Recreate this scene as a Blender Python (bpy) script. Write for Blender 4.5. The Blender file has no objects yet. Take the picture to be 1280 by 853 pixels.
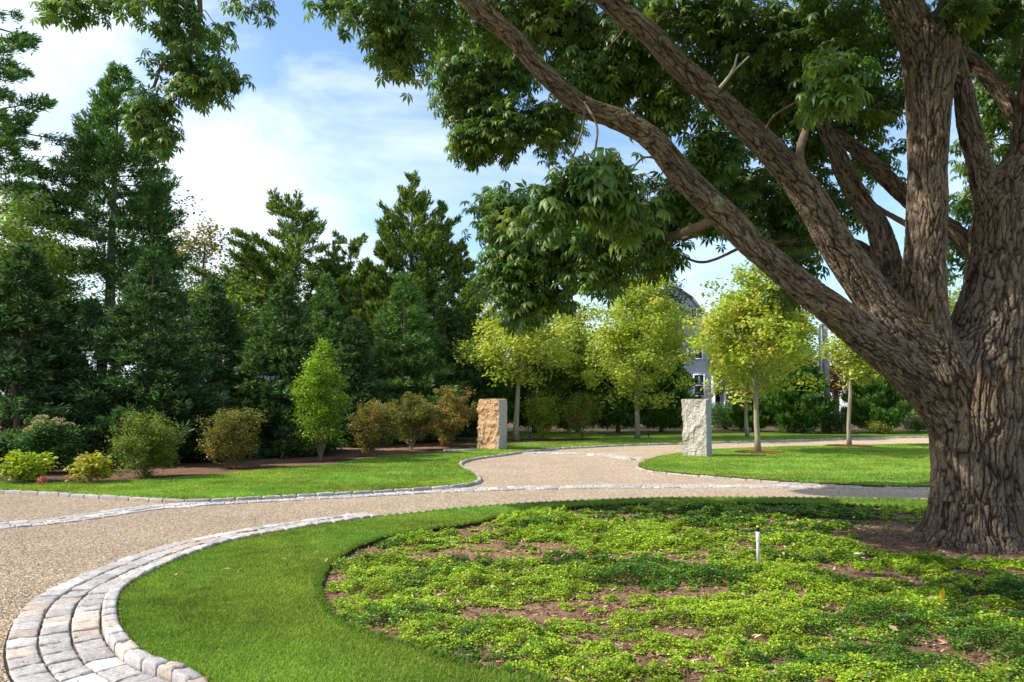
import bpy, bmesh, math
import numpy as np, time
_t0 = time.time()
def tick(m): print('%-12s %.1f' % (m, time.time()-_t0))
from mathutils import Vector
from mathutils.geometry import tessellate_polygon

RAD = math.radians
scene = bpy.context.scene
COL = scene.collection
rng = np.random.default_rng(11)

# ------------------------------------------------------------------ camera
F = 924.0; CAMH = 1.7; HOR = 497.0
PITCH = math.atan((HOR - 426.5) / F)
cd = bpy.data.cameras.new('camera'); cam = bpy.data.objects.new('camera', cd)
COL.objects.link(cam)
cam.location = (0, 0, CAMH); cam.rotation_euler = (math.pi/2 + PITCH, 0, 0)
cd.sensor_width = 36.0; cd.lens = F/1280*36; cd.clip_start = 0.05; cd.clip_end = 3000
scene.camera = cam

def ray(u, v):
    a = (u-640)/F; b = (426.5-v)/F
    return np.array([a, math.cos(PITCH)-b*math.sin(PITCH), math.sin(PITCH)+b*math.cos(PITCH)])
def G(u, v, z=0.0):
    d = ray(u, v); s = (z-CAMH)/d[2]
    return np.array([d[0]*s, d[1]*s, z])
def P(u, v, Y):
    d = ray(u, v); s = Y/d[1]
    return np.array([d[0]*s, Y, CAMH+d[2]*s])
def proj(p):
    p = np.atleast_2d(p); x = p[:,0]; y = p[:,1]; z = p[:,2]-CAMH
    dep = y*math.cos(PITCH)+z*math.sin(PITCH); up = -y*math.sin(PITCH)+z*math.cos(PITCH)
    dd = np.where(dep > 0.1, dep, 0.1)
    return 640+F*x/dd, 426.5-F*up/dd, dep

# ------------------------------------------------------------------ noise
_pr = np.random.default_rng(5)
_perm = _pr.permutation(256); _perm = np.concatenate([_perm, _perm, _perm])
_grad = _pr.normal(size=(256, 3)); _grad /= np.linalg.norm(_grad, axis=1)[:, None]
def perlin(p):
    p = np.asarray(p, float)
    i = np.floor(p).astype(int); f = p-i; i &= 255
    w = f*f*f*(f*(f*6-15)+10)
    out = 0
    for dx in (0, 1):
        for dy in (0, 1):
            for dz in (0, 1):
                h = _perm[_perm[_perm[(i[:,0]+dx) & 255]+((i[:,1]+dy) & 255)]+((i[:,2]+dz) & 255)]
                g = _grad[h]
                dot = (g*(f-np.array([dx, dy, dz]))).sum(1)
                ww = (w[:,0] if dx else 1-w[:,0])*(w[:,1] if dy else 1-w[:,1])*(w[:,2] if dz else 1-w[:,2])
                out = out+dot*ww
    return out*1.5
def noise2(x, y, s, seed=0.0):
    return perlin(np.stack([x*s, y*s, np.full(len(x), seed+.37)], 1))

# ------------------------------------------------------------------ materials
def newmat(name):
    m = bpy.data.materials.new(name); m.use_nodes = True
    nt = m.node_tree; nt.nodes.clear()
    out = nt.nodes.new('ShaderNodeOutputMaterial')
    return m, nt, out
def N(nt, t, **kw):
    n = nt.nodes.new(t)
    for k, v in kw.items():
        if k in n.inputs.keys() if hasattr(n.inputs, 'keys') else False: n.inputs[k].default_value = v
        else: setattr(n, k, v)
    return n
def principled(nt, out, rough=.8, spec=.3):
    b = nt.nodes.new('ShaderNodeBsdfPrincipled')
    b.inputs['Roughness'].default_value = rough; b.inputs['Specular IOR Level'].default_value = spec
    nt.links.new(b.outputs[0], out.inputs['Surface']); return b
def ramp(nt, stops):
    r = nt.nodes.new('ShaderNodeValToRGB'); e = r.color_ramp.elements
    while len(e) < len(stops): e.new(.5)
    for el, (p, c) in zip(e, stops): el.position = p; el.color = (*c, 1)
    return r
def noise(nt, scale, detail=4, rough=.6, co=None, dist=0):
    n = nt.nodes.new('ShaderNodeTexNoise'); n.inputs['Scale'].default_value = scale
    n.inputs['Detail'].default_value = detail; n.inputs['Roughness'].default_value = rough
    n.inputs['Distortion'].default_value = dist
    if co is not None: nt.links.new(co, n.inputs['Vector'])
    return n
def bump(nt, h, strength, dist, b):
    bp = nt.nodes.new('ShaderNodeBump'); bp.inputs['Strength'].default_value = strength
    bp.inputs['Distance'].default_value = dist
    nt.links.new(h, bp.inputs['Height']); nt.links.new(bp.outputs[0], b.inputs['Normal']); return bp
def geo(nt): return nt.nodes.new('ShaderNodeNewGeometry').outputs['Position']
def mixc(nt, a, b, fac, mode='MIX'):
    m = nt.nodes.new('ShaderNodeMix'); m.data_type = 'RGBA'; m.blend_type = mode
    for s, x in ((m.inputs[6], a), (m.inputs[7], b), (m.inputs[0], fac)):
        if hasattr(x, 'is_linked') or hasattr(x, 'links'): nt.links.new(x, s)
        else: s.default_value = (*x, 1) if isinstance(x, tuple) else x
    return m.outputs[2]

def leaf_mat(name, trans=.3, rough=.55, spec=.3, tcol=(1.25, 1.35, .55)):
    m, nt, out = newmat(name)
    at = nt.nodes.new('ShaderNodeAttribute'); at.attribute_name = 'tint'
    b = nt.nodes.new('ShaderNodeBsdfPrincipled')
    b.inputs['Roughness'].default_value = rough; b.inputs['Specular IOR Level'].default_value = spec
    nt.links.new(at.outputs['Color'], b.inputs['Base Color'])
    t = nt.nodes.new('ShaderNodeBsdfTranslucent')
    tc = mixc(nt, at.outputs['Color'], tcol, 1.0, 'MULTIPLY')
    nt.links.new(tc, t.inputs['Color'])
    mx = nt.nodes.new('ShaderNodeMixShader'); mx.inputs[0].default_value = trans
    nt.links.new(b.outputs[0], mx.inputs[1]); nt.links.new(t.outputs[0], mx.inputs[2])
    nt.links.new(mx.outputs[0], out.inputs['Surface']); return m
M = {}
M['leaf'] = leaf_mat('broad_leaf', .38, .5, .35)
M['big_leaf'] = leaf_mat('glossy_palmate_leaf', .34, .45, .4)
M['needle'] = leaf_mat('conifer_needle', .24, .6, .25)
M['grass'] = leaf_mat('grass_blade', .38, .6, .2)
M['cover'] = leaf_mat('ground_cover_leaf', .32, .42, .35)

def attr_mat(name, rough=.85, spec=.2, nscale=40, bd=.004, bs=.6, lo=.75, hi=1.2):
    m, nt, out = newmat(name); b = principled(nt, out, rough, spec)
    at = nt.nodes.new('ShaderNodeAttribute'); at.attribute_name = 'tint'
    n = noise(nt, nscale, 6, .65, geo(nt))
    r = ramp(nt, [(.3, (lo,)*3), (.7, (hi,)*3)]); nt.links.new(n.outputs[0], r.inputs[0])
    nt.links.new(mixc(nt, at.outputs['Color'], r.outputs[0], 1.0, 'MULTIPLY'), b.inputs['Base Color'])
    bump(nt, n.outputs[0], bs, bd, b); return m
M['bark'] = attr_mat('furrowed_bark', .9, .15, 55, .006, .8)
def m_bark():
    m, nt, out = newmat('furrowed_bark'); b = principled(nt, out, .9, .15)
    at = nt.nodes.new('ShaderNodeAttribute'); at.attribute_name = 'tint'; bc = nt.nodes.new('ShaderNodeAttribute'); bc.attribute_name = 'barkco'
    n1 = noise(nt, 42, 5, .6, bc.outputs['Vector'], .6); n2 = noise(nt, 60, 5, .7, geo(nt))
    mm = nt.nodes.new('ShaderNodeMath'); mm.operation = 'SUBTRACT'; mm.inputs[1].default_value = .5; nt.links.new(n1.outputs[0], mm.inputs[0])
    ab = nt.nodes.new('ShaderNodeMath'); ab.operation = 'ABSOLUTE'; nt.links.new(mm.outputs[0], ab.inputs[0])
    r1 = ramp(nt, [(0, (.5,)*3), (.05, (.95,)*3), (.2, (1.15,)*3)]); nt.links.new(ab.outputs[0], r1.inputs[0])
    r2 = ramp(nt, [(.3, (.75,)*3), (.7, (1.2,)*3)]); nt.links.new(n2.outputs[0], r2.inputs[0])
    c = mixc(nt, mixc(nt, at.outputs['Color'], r1.outputs[0], 1.0, 'MULTIPLY'), r2.outputs[0], 1.0, 'MULTIPLY')
    nt.links.new(c, b.inputs['Base Color'])
    mn = nt.nodes.new('ShaderNodeMath'); mn.operation = 'MINIMUM'; mn.inputs[1].default_value = .12; nt.links.new(ab.outputs[0], mn.inputs[0])
    ad = nt.nodes.new('ShaderNodeMath'); ad.operation = 'MULTIPLY_ADD'; ad.inputs[1].default_value = .15; nt.links.new(n2.outputs[0], ad.inputs[0]); nt.links.new(mn.outputs[0], ad.inputs[2])
    bump(nt, ad.outputs[0], .9, .06, b); return m
M['bark'] = m_bark()
M['stem'] = attr_mat('small_bark', .9, .15, 60, .004, .6)
M['cobble'] = attr_mat('granite_cobble', .85, .25, 48, .005, .8, .62, 1.3)
M['chips'] = attr_mat('bark_chips', .95, .1, 60, .002, .4)
M['flower'] = leaf_mat('petal', .2, .6, .2)

def solid(name, col, rough=.6, spec=.3, nscale=8, var=.12, bd=.002, metal=0):
    m, nt, out = newmat(name); b = principled(nt, out, rough, spec)
    n = noise(nt, nscale, 5, .6, geo(nt))
    r = ramp(nt, [(.3, tuple(c*(1-var) for c in col)), (.7, tuple(min(1, c*(1+var)) for c in col))])
    nt.links.new(n.outputs[0], r.inputs[0]); nt.links.new(r.outputs[0], b.inputs['Base Color'])
    b.inputs['Metallic'].default_value = metal
    bump(nt, n.outputs[0], .3, bd, b); return m
def siding(name, col, pitch=.13, var=.1):
    m, nt, out = newmat(name); b = principled(nt, out, .75, .2)
    g = geo(nt); sx = nt.nodes.new('ShaderNodeSeparateXYZ'); nt.links.new(g, sx.inputs[0])
    mm = nt.nodes.new('ShaderNodeMath'); mm.operation = 'MODULO'; mm.inputs[1].default_value = pitch
    nt.links.new(sx.outputs[2], mm.inputs[0])
    n = noise(nt, 3, 6, .7, g)
    r = ramp(nt, [(.3, tuple(c*(1-var) for c in col)), (.7, tuple(min(1, c*(1+var)) for c in col))])
    nt.links.new(n.outputs[0], r.inputs[0]); nt.links.new(r.outputs[0], b.inputs['Base Color'])
    bump(nt, mm.outputs[0], .8, .3, b); return m
M['white_paint'] = solid('white_paint', (.78, .79, .8), .5)
M['house_shingle'] = siding('pale_house_shingle', (.52, .57, .66))
M['white_board'] = siding('white_clapboard', (.72, .74, .76))
M['roof'] = siding('grey_roof_shingle', (.2, .18, .17), .2, .25)
M['glass'] = solid('dark_window_glass', (.03, .04, .05), .08, .6, 2, .3, 0)
M['dark_metal'] = solid('dark_metal', (.03, .03, .032), .4, .4)
M['pole_wood'] = solid('weathered_pole', (.28, .27, .27), .9, .1, 20, .2)
M['pole_pipe'] = solid('grey_conduit', (.42, .45, .5), .5, .3, 10)
M['pvc'] = solid('white_plastic', (.75, .75, .73), .4, .4, 30, .08)
M['black_plastic'] = solid('black_plastic', (.015, .012, .012), .45, .4)
M['yellow_plastic'] = solid('yellow_plastic', (.75, .5, .03), .45, .4)

# setting materials
def m_gravel():
    m, nt, out = newmat('pea_gravel'); b = principled(nt, out, .9, .2); g = geo(nt)
    v = nt.nodes.new('ShaderNodeTexVoronoi'); v.inputs['Scale'].default_value = 62; nt.links.new(g, v.inputs['Vector'])
    v.inputs['Randomness'].default_value = 1
    sp = nt.nodes.new('ShaderNodeSeparateColor'); nt.links.new(v.outputs['Color'], sp.inputs[0])
    r = ramp(nt, [(0, (.15, .11, .08)), (.22, (.33, .235, .155)), (.5, (.45, .335, .23)), (.75, (.56, .43, .3)), (.92, (.68, .57, .44)), (1, (.78, .7, .6))])
    nt.links.new(sp.outputs[0], r.inputs[0])
    n = noise(nt, .9, 5, .6, g); r2 = ramp(nt, [(.3, (.88, .87, .86)), (.7, (1.08, 1.07, 1.04))]); nt.links.new(n.outputs[0], r2.inputs[0])
    n3 = noise(nt, 14, 3, .6, g); r3 = ramp(nt, [(.3, (.86,)*3), (.7, (1.1,)*3)]); nt.links.new(n3.outputs[0], r3.inputs[0])
    c = mixc(nt, r.outputs[0], r2.outputs[0], 1.0, 'MULTIPLY'); c = mixc(nt, c, r3.outputs[0], 1.0, 'MULTIPLY')
    nt.links.new(c, b.inputs['Base Color'])
    mm = nt.nodes.new('ShaderNodeMath'); mm.operation = 'MULTIPLY'; mm.inputs[1].default_value = -1
    nt.links.new(v.outputs['Distance'], mm.inputs[0]); bump(nt, mm.outputs[0], .8, .012, b); return m
def m_lawn():
    m, nt, out = newmat('lawn_turf'); b = principled(nt, out, .9, .1); g = geo(nt)
    n = noise(nt, 1.3, 5, .65, g); n2 = noise(nt, 90, 4, .7, g)
    r = ramp(nt, [(.3, (.12, .21, .02)), (.6, (.18, .28, .03)), (.8, (.23, .32, .045))]); nt.links.new(n.outputs[0], r.inputs[0])
    r2 = ramp(nt, [(.3, (.6,)*3), (.7, (1.3,)*3)]); nt.links.new(n2.outputs[0], r2.inputs[0])
    nt.links.new(mixc(nt, r.outputs[0], r2.outputs[0], 1.0, 'MULTIPLY'), b.inputs['Base Color'])
    bump(nt, n2.outputs[0], .9, .02, b); return m
def m_mulch(name, c0, c1, c2):
    m, nt, out = newmat(name); b = principled(nt, out, .95, .1); g = geo(nt)
    mp = nt.nodes.new('ShaderNodeMapping'); mp.inputs['Scale'].default_value = (1, 2.2, 1); nt.links.new(g, mp.inputs[0])
    n = noise(nt, 60, 5, .75, mp.outputs[0], 1.5); n2 = noise(nt, 1.6, 4, .6, g)
    r = ramp(nt, [(.3, c0), (.5, c1), (.72, c2)]); nt.links.new(n.outputs[0], r.inputs[0])
    r2 = ramp(nt, [(.3, (.7,)*3), (.7, (1.25,)*3)]); nt.links.new(n2.outputs[0], r2.inputs[0])
    nt.links.new(mixc(nt, r.outputs[0], r2.outputs[0], 1.0, 'MULTIPLY'), b.inputs['Base Color'])
    bump(nt, n.outputs[0], 1.0, .02, b); return m
M['gravel'] = m_gravel(); M['lawn'] = m_lawn()
M['mulch'] = m_mulch('brown_mulch', (.07, .035, .022), (.2, .115, .075), (.4, .27, .18))
M['bed_soil'] = m_mulch('straw_mulch', (.11, .062, .035), (.29, .185, .11), (.52, .37, .23))
M['soil'] = m_mulch('dark_soil', (.03, .02, .012), (.07, .045, .03), (.12, .08, .05))
M['sand'] = m_mulch('joint_sand', (.1, .085, .07), (.2, .17, .14), (.3, .26, .21))
M['red_mulch'] = m_mulch('red_mulch', (.09, .03, .015), (.24, .09, .045), (.36, .16, .09))

# ------------------------------------------------------------------ object helpers
def mkmesh(name, V, T=None, Q=None, C=None, mat=None, parent=None, smooth=False):
    me = bpy.data.meshes.new(name)
    V = np.asarray(V, np.float32); T = np.zeros((0, 3), int) if T is None else np.asarray(T, int)
    Q = np.zeros((0, 4), int) if Q is None else np.asarray(Q, int)
    me.vertices.add(len(V)); me.vertices.foreach_set('co', V.ravel())
    nl = T.size+Q.size; me.loops.add(nl)
    me.loops.foreach_set('vertex_index', np.concatenate([T.ravel(), Q.ravel()]).astype(np.int32))
    me.polygons.add(len(T)+len(Q))
    st = np.concatenate([np.arange(len(T))*3, T.size+np.arange(len(Q))*4]).astype(np.int32)
    me.polygons.foreach_set('loop_start', st)
    if smooth: me.polygons.foreach_set('use_smooth', np.ones(len(T)+len(Q), bool))
    if C is not None:
        a = me.color_attributes.new('tint', 'FLOAT_COLOR', 'POINT')
        C4 = np.ones((len(V), 4), np.float32); C4[:, :3] = C; a.data.foreach_set('color', C4.ravel())
    me.update(calc_edges=True)
    if mat is not None: me.materials.append(mat)
    o = bpy.data.objects.new(name, me); COL.objects.link(o)
    if parent is not None: o.parent = parent
    return o
class Acc:
    def __init__(s): s.v = []; s.t = []; s.q = []; s.c = []; s.n = 0
    def add(s, V, T=None, Q=None, C=(.5, .5, .5)):
        V = np.asarray(V, float); s.v.append(V)
        if T is not None and len(T): s.t.append(np.asarray(T, int)+s.n)
        if Q is not None and len(Q): s.q.append(np.asarray(Q, int)+s.n)
        C = np.asarray(C, float); s.c.append(np.broadcast_to(C, (len(V), 3)) if C.ndim == 1 else C)
        s.n += len(V)
    def build(s, name, mat, parent=None, smooth=False, origin=None):
        V = np.concatenate(s.v)
        if origin is not None: V = V-np.asarray(origin)
        return mkmesh(name, V, np.concatenate(s.t) if s.t else None, np.concatenate(s.q) if s.q else None, np.concatenate(s.c), mat, parent, smooth)
def tag(o, label=None, cat=None, group=None, kind=None):
    if label: o['label'] = label
    if cat: o['category'] = cat
    if group: o['group'] = group
    if kind: o['kind'] = kind
    return o
def empty(name, loc, label, cat, group=None):
    o = bpy.data.objects.new(name, None); COL.objects.link(o); o.location = tuple(loc); o.empty_display_size = .3
    return tag(o, label, cat, group)
def unit(a): return a/np.maximum(np.linalg.norm(a, axis=-1, keepdims=True), 1e-9)
def frames(d, n):
    y = unit(d); x = unit(np.cross(y, n)); z = np.cross(x, y); return np.stack([x, y, z], -1)
def scatter(acc, tv, tt, Pp, R, S, Cc):
    n = len(Pp); k = len(tv)
    S = np.asarray(S, float); S = S[:, None, None] if S.ndim == 1 else S[:, None, :]
    V = np.einsum('nij,nkj->nki', R, tv[None]*S)+Pp[:, None, :]
    T = (tt[None]+(np.arange(n)*k)[:, None, None]).reshape(-1, 3)
    acc.add(V.reshape(-1, 3), T, None, np.repeat(Cc, k, 0))
def palette(r, n, cols, w=None, jit=.15):
    cols = np.asarray(cols, float); i = r.choice(len(cols), n, p=None if w is None else np.array(w)/sum(w))
    return np.clip(cols[i]*(1+r.normal(0, jit, (n, 1)))*(1+r.normal(0, jit*.4, (n, 3))), .003, .95)
def tube(acc, pts, rad, nseg=8, col=(.2, .15, .1), cap=True, wob=0, jit=.1):
    pts = np.asarray(pts, float); rad = np.asarray(rad, float); m = len(pts)
    t = np.gradient(pts, axis=0); t = unit(t)
    up = np.array([0, 0, 1.]) if abs(t[0][2]) < .9 else np.array([1., 0, 0])
    x = unit(np.cross(t, up)); y = np.cross(t, x)
    a = np.linspace(0, 2*np.pi, nseg, endpoint=False)
    V = pts[:, None]+rad[:, None, None]*(np.cos(a)[None, :, None]*x[:, None]+np.sin(a)[None, :, None]*y[:, None])
    if wob: V = V+rng.normal(0, wob, V.shape)*rad[:, None, None]
    V = V.reshape(-1, 3)
    i = np.arange(m-1)[:, None]*nseg; j = np.arange(nseg)[None]; j2 = (j+1) % nseg
    Q = np.stack([i+j, i+j2, i+nseg+j2, i+nseg+j], -1).reshape(-1, 4)
    V = np.concatenate([V, pts[:1], pts[-1:]]); b = m*nseg
    jj = np.arange(nseg)
    T = np.concatenate([np.stack([np.full(nseg, b), (jj+1) % nseg, jj], 1), np.stack([np.full(nseg, b+1), (m-1)*nseg+jj, (m-1)*nseg+(jj+1) % nseg], 1)]) if cap else None
    c = np.asarray(col)*(1+rng.normal(0, jit, (len(V), 1)))
    acc.add(V, T, Q, np.clip(c, .01, 1))
def spline(pts, n=10, closed=False):
    p = np.asarray(pts, float)
    if closed: q = np.concatenate([p[-1:], p, p[:2]])
    else: q = np.concatenate([2*p[:1]-p[1:2], p, 2*p[-1:]-p[-2:-1]])
    out = []
    t = np.linspace(0, 1, n, endpoint=False)[:, None]
    for i in range(1, len(q)-2):
        a, b, c, d = q[i-1], q[i], q[i+1], q[i+2]
        out.append(.5*((2*b)+(c-a)*t+(2*a-5*b+4*c-d)*t**2+(-a+3*b-3*c+d)*t**3))
    if not closed: out.append(p[-1:])
    return np.concatenate(out)
def resample(p, step, closed=False):
    if closed: p = np.concatenate([p, p[:1]])
    s = np.concatenate([[0], np.cumsum(np.linalg.norm(np.diff(p, axis=0), axis=1))])
    n = max(2, int(s[-1]/step)); t = np.linspace(0, s[-1], n+1)
    o = np.stack([np.interp(t, s, p[:, k]) for k in range(p.shape[1])], 1)
    return o[:-1] if closed else o
def offset(p, d, closed=False):     # to the left of travel
    if closed: t = np.roll(p, -1, 0)-np.roll(p, 1, 0)
    else: t = np.gradient(p, axis=0)
    t = unit(t[:, :2]); q = p.copy(); q[:, 0] -= t[:, 1]*d; q[:, 1] += t[:, 0]*d; return q
def inpoly(x, y, poly):
    c = np.zeros(len(x), bool); px, py = poly[:, 0], poly[:, 1]; j = len(poly)-1
    for i in range(len(poly)):
        if py[i] != py[j]:
            k = ((py[i] > y) != (py[j] > y)) & (x < (px[j]-px[i])*(y-py[i])/(py[j]-py[i])+px[i]); c ^= k
        j = i
    return c
def slab(name, loops, ztop, zbot, mat, side=None, kind='structure'):
    polys = [[Vector((a[0], a[1], 0)) for a in L] for L in loops]
    tris = tessellate_polygon(polys); allp = np.concatenate([np.asarray(L)[:, :2] for L in loops]); n = len(allp)
    T = np.array(tris)
    a, b, c = allp[T[:, 0]], allp[T[:, 1]], allp[T[:, 2]]
    cr = (b[:, 0]-a[:, 0])*(c[:, 1]-a[:, 1])-(b[:, 1]-a[:, 1])*(c[:, 0]-a[:, 0])
    T[cr < 0] = T[cr < 0][:, ::-1]
    V = np.concatenate([np.column_stack([allp, np.full(n, ztop)]), np.column_stack([allp, np.full(n, zbot)])])
    Q = []; s = 0
    for L in loops:
        k = len(L); i = np.arange(k); Q.append(np.stack([s+i, s+(i+1) % k, n+s+(i+1) % k, n+s+i], 1)); s += k
    Q = np.concatenate(Q)
    o = mkmesh(name, V, T, Q if zbot < ztop-1e-6 else None, None, mat)
    if zbot >= ztop-1e-6: pass
    if side is not None:
        o.data.materials.append(side)
        mi = np.zeros(len(T)+len(Q), np.int32); mi[len(T):] = 1; o.data.polygons.foreach_set('material_index', mi)
    return tag(o, kind=kind)
def box(acc, c, s, rot=0, col=(.5, .5, .5), bev=0):
    x, y, z = np.array(s)/2
    V = np.array([[a*x, b*y, d*z] for a in (-1, 1) for b in (-1, 1) for d in (-1, 1)], float)
    Q = [[0, 1, 3, 2], [4, 6, 7, 5], [0, 4, 5, 1], [2, 3, 7, 6], [0, 2, 6, 4], [1, 5, 7, 3]]
    cr, sr = math.cos(rot), math.sin(rot)
    V = np.stack([V[:, 0]*cr-V[:, 1]*sr, V[:, 0]*sr+V[:, 1]*cr, V[:, 2]], 1)+np.array(c)
    acc.add(V, None, Q, col)

# ------------------------------------------------------------------ ground curves
def gp(L, z=.0): return np.array([G(u, v, z) for u, v in L])
isl_px = [(257,853),(206,830),(172,812),(151,787),(146,763),(151,742),(172,725),(206,708),(257,687),(309,673),(400,657),(500,643.5),(620,632),(730,626),(840,622.5),(1000,622.5),(1160,625)]
isl = gp(isl_px, .05)[:, :2]
isl_extra = np.array([(8.8, 11.4), (10.6, 9.6), (11.6, 7.2), (11.2, 4.4), (9.4, 2.0), (6.6, .5), (3.4, .3), (.6, 1.3), (-.75, 2.9)])
ISL = resample(spline(np.concatenate([isl, isl_extra]), 12, True), .12, True)
bed_px = [(654,848),(606,841),(537,823),(479,803),(441,791),(414,772),(400,748),(402,727),(417,707),(445,688),(486,674),(537,665),(592,657),(654,643),(744,635),(840,631.5),(1000,633),(1160,638)]
bed = gp(bed_px, .02)[:, :2]
bed_extra = np.array([(7.9, 10.3), (9.3, 8.8), (10.0, 6.8), (9.5, 4.6), (7.9, 2.9), (5.4, 2.3), (3.0, 2.7), (1.3, 3.5)])
BED = resample(spline(np.concatenate([bed, bed_extra]), 12, True), .1, True)
BED = BED+np.stack([noise2(BED[:,0], BED[:,1], 3, 1), noise2(BED[:,0], BED[:,1], 3, 9)], 1)*.04

verge_px = [(0,613),(86,617),(172,622),(240,624.5),(309,622),(420,616),(503,611.5),(555,608),(589,603.5),(597,598),(590,591),(578,585),(573,579.5),(582,575),(600,571.5),(628,568),(660,563.5),(700,560),(781,556),(851,554),(960,550.7),(1060,548),(1160,545.7)]
verge = gp(verge_px, .05)[:, :2]
verge = np.concatenate([[(-30, 17.5), (-14, 14.2)], verge, [(26, 33.6), (45, 34.2)]])
VERGE_EDGE = resample(spline(verge, 10), .15)
VERGE = np.concatenate([VERGE_EDGE, [(60, 34.4), (60, 80), (-60, 80), (-60, 18)]])
rl_px = [(798,581.7),(805,577),(823,571),(851,566.5),(890,562.3),(985,558.5),(1080,556.5),(1167,555)]
rl_px2 = [(1167,607.5),(1047,604.8),(972,600.5),(900,595),(851,591),(815,587.5)]
rl_top = gp(rl_px, .05)[:, :2]; rl_bot = gp(rl_px2, .05)[:, :2]
RLAWN = resample(spline(np.concatenate([rl_top, [(20, 26.5), (30, 26), (32, 20), (24, 15.6), (15, 14.6)], rl_bot]), 10, True), .15, True)
mul_px = [(0,603),(137,602),(240,596),(343,586),(420,580),(474,570.5),(553,566.5),(593,559.5),(636,555),(700,552.5),(740,550.5),(752,547.5),(752,543.5)]
mul = gp(mul_px, .055)[:, :2]
mul = np.concatenate([[(-30, 20.2), (-14, 16.5)], mul, [(2.5, 36.5), (6, 37.2), (40, 38), (60, 38)]])
MULCH_EDGE = resample(spline(mul, 8), .2)
MULCH = np.concatenate([MULCH_EDGE, [(59, 79), (-59, 79), (-59, 21)]])

big = np.array([(-900, -300), (900, -300), (900, 1500), (-900, 1500)])
slab('ground', [big], -.05, -.05, M['lawn'])
drive = np.array([(-50, -14), (62, -14), (62, 60), (-50, 60)])
slab('gravel_drive', [drive], 0, -.06, M['gravel'])
slab('lawn_ring', [ISL, BED[::-1]], .05, -.002, M['lawn'], M['soil'])
slab('verge_lawn', [VERGE], .05, -.003, M['lawn'], M['soil'])
slab('island_lawn', [RLAWN], .05, -.004, M['lawn'], M['soil'])
slab('mulch_border', [MULCH], .058, .04, M['mulch'])
# planted bed: gently uneven sheet clipped to the bed outline
slab('planting_bed', [offset(BED, 0.0, True)], .012, -.005, M['bed_soil'])

# ------------------------------------------------------------------ cobbles
def stone_template():
    g = np.array([-.5, -.43, -.2, .05, .25, .43, .5]); k = len(g)
    V = [(x, y, 1.0 if (0 < i < k-1 and 0 < j < k-1) else .82) for j, y in enumerate(g) for i, x in enumerate(g)]
    V = [(x*(.985 if z < 1 else 1), y*(.985 if z < 1 else 1), z) for x, y, z in V]
    Q = [[j*k+i, j*k+i+1, (j+1)*k+i+1, (j+1)*k+i] for j in range(k-1) for i in range(k-1)]
    ring = [i for i in range(k)]+[j*k+k-1 for j in range(1, k)]+[(k-1)*k+i for i in range(k-2, -1, -1)]+[j*k for j in range(k-2, 0, -1)]
    b0 = len(V)
    for r_ in ring: V.append((V[r_][0], V[r_][1], 0))
    n = len(ring)
    for i in range(n): Q.append([b0+i, b0+(i+1) % n, ring[(i+1) % n], ring[i]])
    return np.array(V, float), np.array(Q)
SV, SQ = stone_template(); NT = 49
def stone_row(acc, line, width, h, lmin, lmax, z0=0, gap=.012, warm=.25, dark=1.0):
    s = np.concatenate([[0], np.cumsum(np.linalg.norm(np.diff(line, axis=0), axis=1))]); pos = 0
    at = lambda t: np.array([np.interp(t, s, line[:, 0]), np.interp(t, s, line[:, 1])])
    while pos < s[-1]-lmin:
        L = rng.uniform(lmin, lmax); a, b = at(pos), at(pos+L); c = (a+b)/2; d = unit(b-a); nrm = np.array([-d[1], d[0]])
        ll = np.linalg.norm(b-a)-gap*rng.uniform(.6, 1.6); ww = width*rng.uniform(.92, 1.0)
        V = SV.copy(); V[:NT, :2] += rng.normal(0, .012, (NT, 2)); sk = rng.normal(0, .05)
        V[:, 0] += sk*V[:, 1]; V[:NT, 2] += rng.normal(0, .0035/h, NT)+V[:NT, 0]*rng.normal(0, .004/h)+V[:NT, 1]*rng.normal(0, .003/h)
        W = np.zeros((len(V), 3)); W[:, :2] = c[None]+V[:, :1]*ll*d[None]+V[:, 1:2]*ww*nrm[None]; W[:, 2] = z0+V[:, 2]*h+np.where(np.arange(len(V)) < NT, rng.normal(0, .003), 0)
        g = rng.uniform(.31, .47)*dark; col = np.array([g*1.06, g*.985, g*.95])
        if rng.random() < warm: col *= np.array([1.12, 1.0, .86])
        if rng.random() < .1: col *= 1.35
        acc.add(W, None, SQ, np.clip(col*(1+rng.normal(0, .06, (len(V), 1))), 0, .7)); pos += L
# band round the island: only the stretch from the near left; tapers out of sight behind
i0 = int(np.argmin(np.linalg.norm(ISL-np.array(G(480, 646)[:2]), axis=1)))
k = np.arange(len(ISL))
near = np.roll(ISL, -0, 0)
# travel order of ISL starts bottom-left going clockwise round; offset(-) lies outside
iA = 0
lineA = np.concatenate([ISL[-30:], ISL[:i0]])
acc = Acc()
stone_row(acc, offset(lineA, .052), .105, .082, .15, .27, 0)
acc.build('cobble_kerb', M['cobble'])
tag(bpy.data.objects['cobble_kerb'], kind='structure')
acc = Acc()
for r_, w_ in ((.205, .185), (.397, .185), (.589, .185)):
    stone_row(acc, offset(lineA, r_), w_, .028, .13, .25, 0)
tag(acc.build('cobble_band', M['cobble']), kind='structure')
bandpoly = np.concatenate([offset(lineA, 0), offset(lineA, .69)[::-1]])
slab('band_bedding', [bandpoly], .008, -.01, M['sand'])
acc = Acc(); far_isl = ISL[i0:i0+120]
stone_row(acc, offset(far_isl, .055), .1, .045, .2, .34, 0)
tag(acc.build('island_kerb', M['cobble']), kind='structure')
acc = Acc()
stone_row(acc, offset(VERGE_EDGE[:900], -.04), .08, .06, .22, .42, 0, dark=.9)
tag(acc.build('verge_kerb', M['cobble']), kind='structure')
acc = Acc()
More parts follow.
